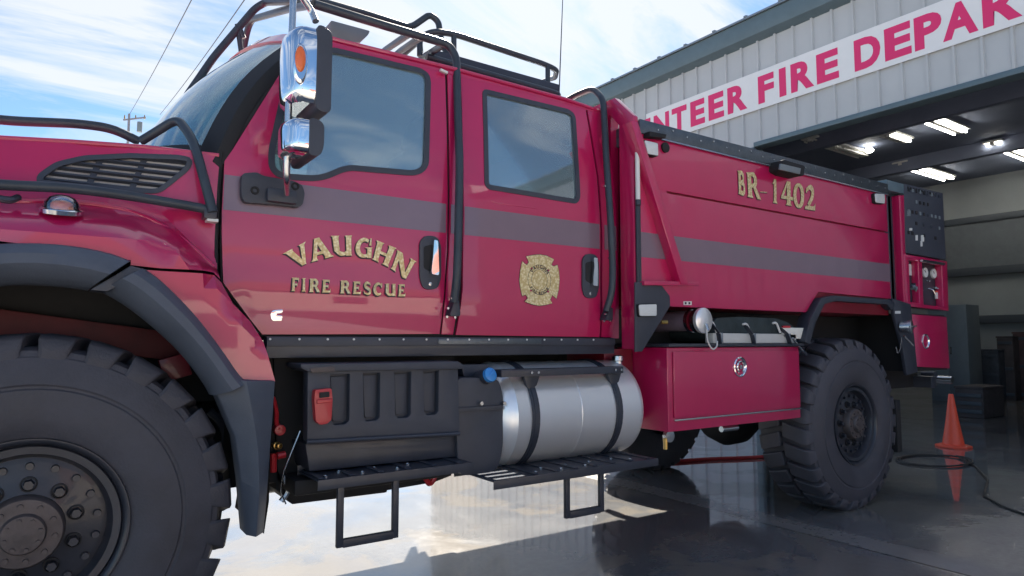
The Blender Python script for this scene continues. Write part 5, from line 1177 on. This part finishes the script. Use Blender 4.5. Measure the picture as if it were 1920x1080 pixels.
# ================================================================== FIRE STATION
FX = 9.0; BX = 19.0; YL, YR = 17.0, -9.0; JL, JR = 6.33, 0.6; HZ = 4.28; EZ = 6.32
ST = empty('fire_station', (14, 4, 0)); tag(ST, 'grey ribbed metal building with slate trim and a wide open bay door', 'building')
def facade_strip(name, y0, y1, z0, z1, m=WALLM, x=FX):
    """ribbed sheet metal: flat pans with narrow ribs every 305 mm"""
    g = MB(); pts = []; y = math.floor(y0 / .305) * .305 + .10
    prof = [(y0, x)]
    while y < y1:
        for dy, dx_ in ((0, 0), (.012, -.030), (.040, -.030), (.052, 0)):
            if y0 < y + dy < y1: prof.append((y + dy, x + dx_))
        y += .305
    prof.append((y1, x)); n = len(prof)
    vs = [(px_, yy, z0) for yy, px_ in prof] + [(px_, yy, z1) for yy, px_ in prof] + [(x + .05, y0, z0), (x + .05, y1, z0), (x + .05, y0, z1), (x + .05, y1, z1)]
    g.add(vs, [(i, i + 1, n + i + 1, n + i) for i in range(n - 1)]); return g.build(name, m, ST, 0, 20)
facade_strip('header_wall', JR, JL, HZ + .05, EZ - .3)
facade_strip('front_wall', JL, YL, 0, EZ - .3); facade_strip('front_wall', YR, JR, 0, EZ - .3)
g = MB(); g.box(FX + .01, FX + .2, JR, JL, HZ + .05, EZ - .3); g.build('header_beam', GIRT, ST)
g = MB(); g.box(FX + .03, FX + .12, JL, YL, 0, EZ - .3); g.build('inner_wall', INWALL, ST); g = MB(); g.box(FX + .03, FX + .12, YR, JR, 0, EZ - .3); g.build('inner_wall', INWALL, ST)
g = MB(); g.box(FX - .045, FX + .20, JR, JL, HZ - .02, HZ + .05); g.build('header_trim', TRIMM, ST, .004)
for y in (JL, JR - .1): g = MB(); g.box(FX - .045, FX + .2, y, y + .10, 0, HZ - .02); g.build('door_jamb', TRIMM, ST, .004)
g = MB(); g.prism([(FX - .16, EZ - .32), (FX + .0, EZ - .38), (FX + .0, EZ - .05), (FX - .20, EZ - .05)], YR, YL); g.build('eave_fascia', TRIMM, ST, .01)
rs = .10
g = MB(); g.prism([(FX - .24, EZ - .05), (BX + .2, EZ - .05 + rs * (BX - FX)), (BX + .2, EZ + rs * (BX - FX)), (FX - .24, EZ - .02)], YR - .1, YL + .1); RF = g.build('roof', ROOFM, ST)
g = MB(); y = YR
o = None
while y < YL:
    if o is None: g = MB(); g.prism([(FX - .25, EZ - .022), (BX + .2, EZ + rs * (BX - FX) - .005), (BX + .2, EZ + rs * (BX - FX) + .02), (FX - .25, EZ + .005)], y, y + .05); o = g.build('roof_rib', ROOFM, RF); l0 = o.location.copy(); y0_ = y
    else: dup(o, RF, (l0.x, l0.y + y - y0_, l0.z))
    y += .61
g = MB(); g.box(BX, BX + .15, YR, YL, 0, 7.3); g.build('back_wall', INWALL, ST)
g = MB(); g.box(FX, BX, YL, YL + .15, 0, 7.0); g.build('side_wall', WALLM, ST); g = MB(); g.box(FX, BX, YR - .15, YR, 0, 7.0); g.build('side_wall', WALLM, ST)
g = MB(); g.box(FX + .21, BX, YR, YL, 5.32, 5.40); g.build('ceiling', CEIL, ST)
for z, h in ((4.25, .16), (2.95, .20), (1.75, .20)):
    g = MB(); g.box(BX - .14, BX - .002, YR, YL, z - h / 2, z + h / 2); g.build('wall_girt', GIRT, ST, .01)
g = MB(); g.box(BX - .10, BX - .003, YR, YL, 3.05, 4.17); g.build('wall_panel_dark', mat('liner_dark_grey', (.11, .125, .14), .7, var=.1), ST)  # darker grey panel between the two upper girts
for x in (12.3, 15.6):
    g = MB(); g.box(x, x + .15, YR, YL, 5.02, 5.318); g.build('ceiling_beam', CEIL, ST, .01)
# banner
sg0 = PX(1920, 45, FX); zb2, zt2 = 4.835, 5.447
g = MB(); g.box(FX - .044, FX - .034, -4.2, 8.62, zb2, zt2)
SG = g.build('banner_sign', SIGNW, None); tag(SG, 'long white banner with red capital lettering across the building front', 'sign')
def word(s_, yl, yr, z0, z1, bold=.035):
    vs, fs = text_pts(s_, bold); x0 = min(v[0] for v in vs); x1 = max(v[0] for v in vs); y0 = min(v[1] for v in vs); y1 = max(v[1] for v in vs)
    g = MB(); f2 = lambda v, x: (x, yl + (v[0] - x0) / (x1 - x0) * (yr - yl), z0 + (v[1] - y0) / (y1 - y0) * (z1 - z0))
    g.add([f2(v, FX - .0462) for v in vs], fs); return g.build('sign_lettering', SIGNR, SG)
ztx0, ztx1 = 4.912, 5.352
for ch, ua, ub in (('V', 1105, 1131), ('O', 1131, 1158), ('L', 1161, 1181), ('U', 1186, 1222), ('N', 1228, 1257), ('T', 1262, 1290), ('E', 1297, 1324), ('E', 1331, 1360), ('R', 1367, 1404), ('F', 1425, 1455), ('I', 1465, 1478), ('R', 1487, 1531), ('E', 1536, 1578), ('D', 1608, 1658), ('E', 1666, 1717), ('P', 1723, 1776), ('A', 1777, 1845), ('R', 1854, 1930), ('T', 1935, 2010), ('M', 2025, 2135), ('E', 2160, 2250), ('N', 2275, 2400), ('T', 2420, 2540)):
    word(ch, PX(ua, 180, FX).y, PX(ub, 180, FX).y, ztx0 - (.006 if ch in 'OU' else 0), ztx1 + (.006 if ch == 'O' else 0), .045)
# fluorescent fixtures
def fixture(pa, pb, lit, label, nt_=2):
    a = PZ(*pa, 5.22); b = PZ(*pb, 5.22); y = (a.y + b.y) / 2; x0, x1 = min(a.x, b.x), max(a.x, b.x)
    o = empty('ceiling_light', ((x0 + x1) / 2, y, 5.2)); tag(o, label, 'light', 'ceiling lights in the bay')
    g = MB(); g.box(x0, x1, y - .17, y + .17, 5.23, 5.27); g.build('reflector', PAN, o, .01)
    g = MB(); g.box(x0, x1, y - .04, y + .04, 5.18, 5.229); g.build('ballast_cover', PAN, o, .005)
    for d in (-.10, .10)[:nt_]:
        for q0, q1 in ((x0 + .03, (x0 + x1) / 2 - .03), ((x0 + x1) / 2 + .03, x1 - .03)):
            g = MB(); g.cyl((q0, y + d, 5.19), (q1, y + d, 5.19), .022, seg=10); g.build('tube', TUBEL if lit else PAN, o)
    for d in (x0 + .3, x1 - .3): g = MB(); g.cyl((d, y, 5.27), (d, y, 5.32), .008, seg=6); g.build('hanger', GIRT, o)
    return o
fixture((1741, 226), (1806, 246), True, 'lit twin-tube ceiling light nearest the header, above the pump panel')
fixture((1856, 268), (1960, 306), True, 'lit ceiling light at the right edge, partly outside the picture')
fixture((1684, 307), (1782, 334), True, 'lit ceiling light lowest in view, just above the truck pump shroud')
fixture((1510, 262), (1625, 290), False, 'unlit long white ceiling light nearest the left end of the door header')
fixture((1665, 253), (1697, 265), True, 'short small lit ceiling light between the longer ones', 1)
p = PZ(1630, 287, 5.15); g = MB(); g.lathe(p, (0, 0, 1), [(0, 0), (.02, .06), (.06, .09), (.12, .05), (.14, 0)], 16); o = g.build('bulb_lamp', TUBEL); tag(o, 'small bright bulb at the end of the unlit ceiling light', 'light')

# things standing in the bay
def bay_pt(u, v): return PZ(u, v, 0)
a = PX(1790, 600, 15.0); b = PX(1818, 700, 15.0)
c_ = empty('storage_cabinet', (15.3, (a.y + b.y) / 2, 0)); tag(c_, 'tall grey metal cabinet inside the bay, just right of the truck', 'cabinet')
g = MB(); g.box(15.0, 15.6, b.y, a.y + .5, 0.004, 1.95); g.build('cabinet_shell', GREYC, c_, .01)
for y0, y1 in ((b.y + .02, (a.y + .5 + b.y) / 2 - .005), ((a.y + .5 + b.y) / 2 + .005, a.y + .48)):
    g = MB(); g.box(14.985, 14.998, y0, y1, .08, 1.92); dd = g.build('cabinet_door', GREYC, c_, .004); g = MB(); g.box(14.965, 14.985, (y0 + y1) / 2 + .1, (y0 + y1) / 2 + .13, .95, 1.1); g.build('handle', STEEL, dd)
def crate(name, label, cat, u0, u1, v0, v1, X, depth, m, group=None, slats=True, z0=0.004):
    a = PX(u0, v0, X); b = PX(u1, v1, X); zt = a.z
    o = empty(name, (X + depth / 2, (a.y + b.y) / 2, z0)); tag(o, label, cat, group)
    g = MB(); g.box(X, X + depth, b.y, a.y, z0, zt); g.build('box_body', m, o, .015)
    g = MB(); g.box(X - .01, X + depth + .01, b.y - .01, a.y + .01, zt + .002, zt + .04); g.build('box_lid', m, o, .006)
    if slats:
        for k in range(3):
            z = lerp(z0 + .1, zt - .1, k / 2); g = MB(); g.box(X - .02, X - .002, b.y + .02, a.y - .02, z - .03, z + .03); g.build('box_slat', GIRT, o, .004)
    return o
crate('storage_crate', 'low dark crate standing behind the orange cone', 'crate', 1790, 1846, 728, 790, 12.0, .8, CARD)
crate('storage_crate', 'dark covered crate right of the grey cabinet in the bay', 'crate', 1818, 1876, 658, 740, 16.2, 1.0, mat('dark_tarp', (.06, .065, .08), .8, var=.3), None)
crate('storage_crate', 'high brownish crate stack at the right edge of the bay', 'crate', 1868, 1905, 634, 740, 16.5, 1.0, CARD)
crate('storage_crate', 'tallest dark crate cut off by the right picture edge', 'crate', 1898, 1960, 626, 740, 16.8, 1.0, mat('dark_maroon', (.09, .05, .05), .8, var=.3))
# cone
cp = PZ(1788, 838, .004)
CN = empty('traffic_cone', cp); tag(CN, 'orange traffic cone standing on wet floor at the bay entrance', 'traffic cone')
hc = .60
g = MB(); g.lathe(cp, (0, 0, 1), [(.012, .14), (.02, .135), (.03, .125), (.035, .110), (hc * .5, .065), (hc - .01, .026), (hc, .022), (hc, .014), (hc - .02, .013)], 36); g.build('cone_body', CONEM, CN, 0, 40)
g = MB(); g.lathe(cp, (0, 0, 1), [(0, .0), (0, .178), (.012, .184), (.024, .175), (.028, .13)], 8, (1, .41, 0)); g.build('cone_base', CONEM, CN, 0, 20)
# cable coil by the cone
pts = []
for i in range(46):
    t_ = i / 45; a = t_ * 4 * math.pi; c0 = PZ(1745, 862, .02); pts.append((c0.x + .42 * math.cos(a) + .05 * t_, c0.y + .28 * math.sin(a) - .04 * t_, .014 + .006 * t_))
pts += [PZ(1830, 875, .012), PZ(1852, 900, .012), PZ(1845, 930, .012), PZ(1880, 950, .012), PZ(1930, 968, .012)]
g = MB(); g.tube(pts, .008, 8, .0); o = g.build('power_cable', CABLE); tag(o, 'black cable coiled on the wet floor beside the orange cone', 'cable')
g = MB(); g.tube([PZ(1240, 866, .02), PZ(1330, 860, .02), PZ(1400, 858, .02), PZ(1480, 853, .02), PZ(1560, 851, .02)], .016, 8, .2); o = g.build('fire_hose', HOSER); tag(o, 'thin red hose lying on the wet ground beyond the truck', 'hose')
# utility pole and lines far beyond the hood
up = PX(240, 262, 30.0); dX = ray(240, 262); 
pp = Vector((CH * 0, 0, 0)); t_ = 34.0; dd = ray(240, 262); sc_ = t_ / math.hypot(dd.x, dd.y); base = Vector((dd.x * sc_, dd.y * sc_, 0)); topz = CH + ray(240, 212).z * sc_
UPO = empty('utility_pole', base); tag(UPO, 'slim wooden utility pole with crossarm far beyond the hood', 'utility pole')
g = MB(); g.tube([base, Vector((base.x, base.y, topz))], [.10, .05], 10); g.build('pole', WOOD, UPO)
rr = _R; cz = CH + ray(240, 224).z * sc_
g = MB(); g.bar(Vector((base.x, base.y, cz)) - rr * .25, Vector((base.x, base.y, cz)) + rr * .75 + Vector((0, 0, .12)), .06, .06); g.build('crossarm', WOOD, UPO)
g = MB(); q_ = Vector((base.x, base.y, cz - .55)) + rr * .50; g.cyl(q_, q_ + Vector((0, 0, .45)), .11, seg=12); g.build('transformer', GREYC, UPO)
for d in (-.2, .3, .7):
    q_ = Vector((base.x, base.y, cz + .05)) + rr * d; g = MB(); g.cyl(q_, q_ + Vector((0, 0, .18)), .035, .02, 8); g.build('insulator', BRASS, UPO)
def wire(u0, v0, u1, v1, label, d0, d1):
    a = ray(u0, v0); b = ray(u1, v1); A = Vector((0, 0, CH)) + a * (d0 / math.hypot(a.x, a.y)); Bp = Vector((0, 0, CH)) + b * (d1 / math.hypot(b.x, b.y)); e = A + (Bp - A) * 1.4
    n = 16; P_ = [A.lerp(e, i / n) - Vector((0, 0, .5 * math.sin(math.pi * i / n) * .25)) for i in range(n + 1)]
    g = MB(); g.tube(P_, .011, 6); o = g.build('power_line', CABLE); tag(o, label, 'power line')
wire(243, 214, 355, 0, 'left overhead wire rising from the utility pole top', 34, 15)
wire(300, 215, 452, 0, 'right overhead wire crossing the sky beside the windshield', 30, 13)
# shade house behind the photographer, seen mirrored in the front door
SH = empty('picnic_shelter', (-6, -13, 0)); tag(SH, 'small open shelter on posts, mirrored in the front door paint', 'shelter')
for x in (-8.2, -4.0):
    for y in (-14.5, -11.5): g = MB(); g.box(x - .07, x + .07, y - .07, y + .07, 0, 2.3); g.build('post', STUCCO, SH, .01)
g = MB(); g.prism([(-8.9, 2.3), (-6.1, 3.5), (-3.3, 2.3), (-3.4, 2.15), (-6.1, 3.3), (-8.8, 2.15)], -15.0, -11.0); g.build('shelter_roof', SHEDR, SH, .01)
H2 = empty('stucco_house', (6, -22, 0)); tag(H2, 'long pale stucco house, mirrored in the truck side', 'house')
g = MB(); g.box(-2, 14, -26, -20, 0, 3.0); g.build('wall', STUCCO, H2, .02)
g = MB(); g.prism([(-2.5, 3.0), (14.5, 3.0), (12.5, 4.6), (-.5, 4.6)], -26.4, -19.6); g.build('roof', SHEDR, H2, .01)
for x in (0, 4, 9): 
    g = MB(); g.box(x, x + 1.4, -20.0, -19.96, 1.0, 2.2); g.build('window', BLK, H2, .01)
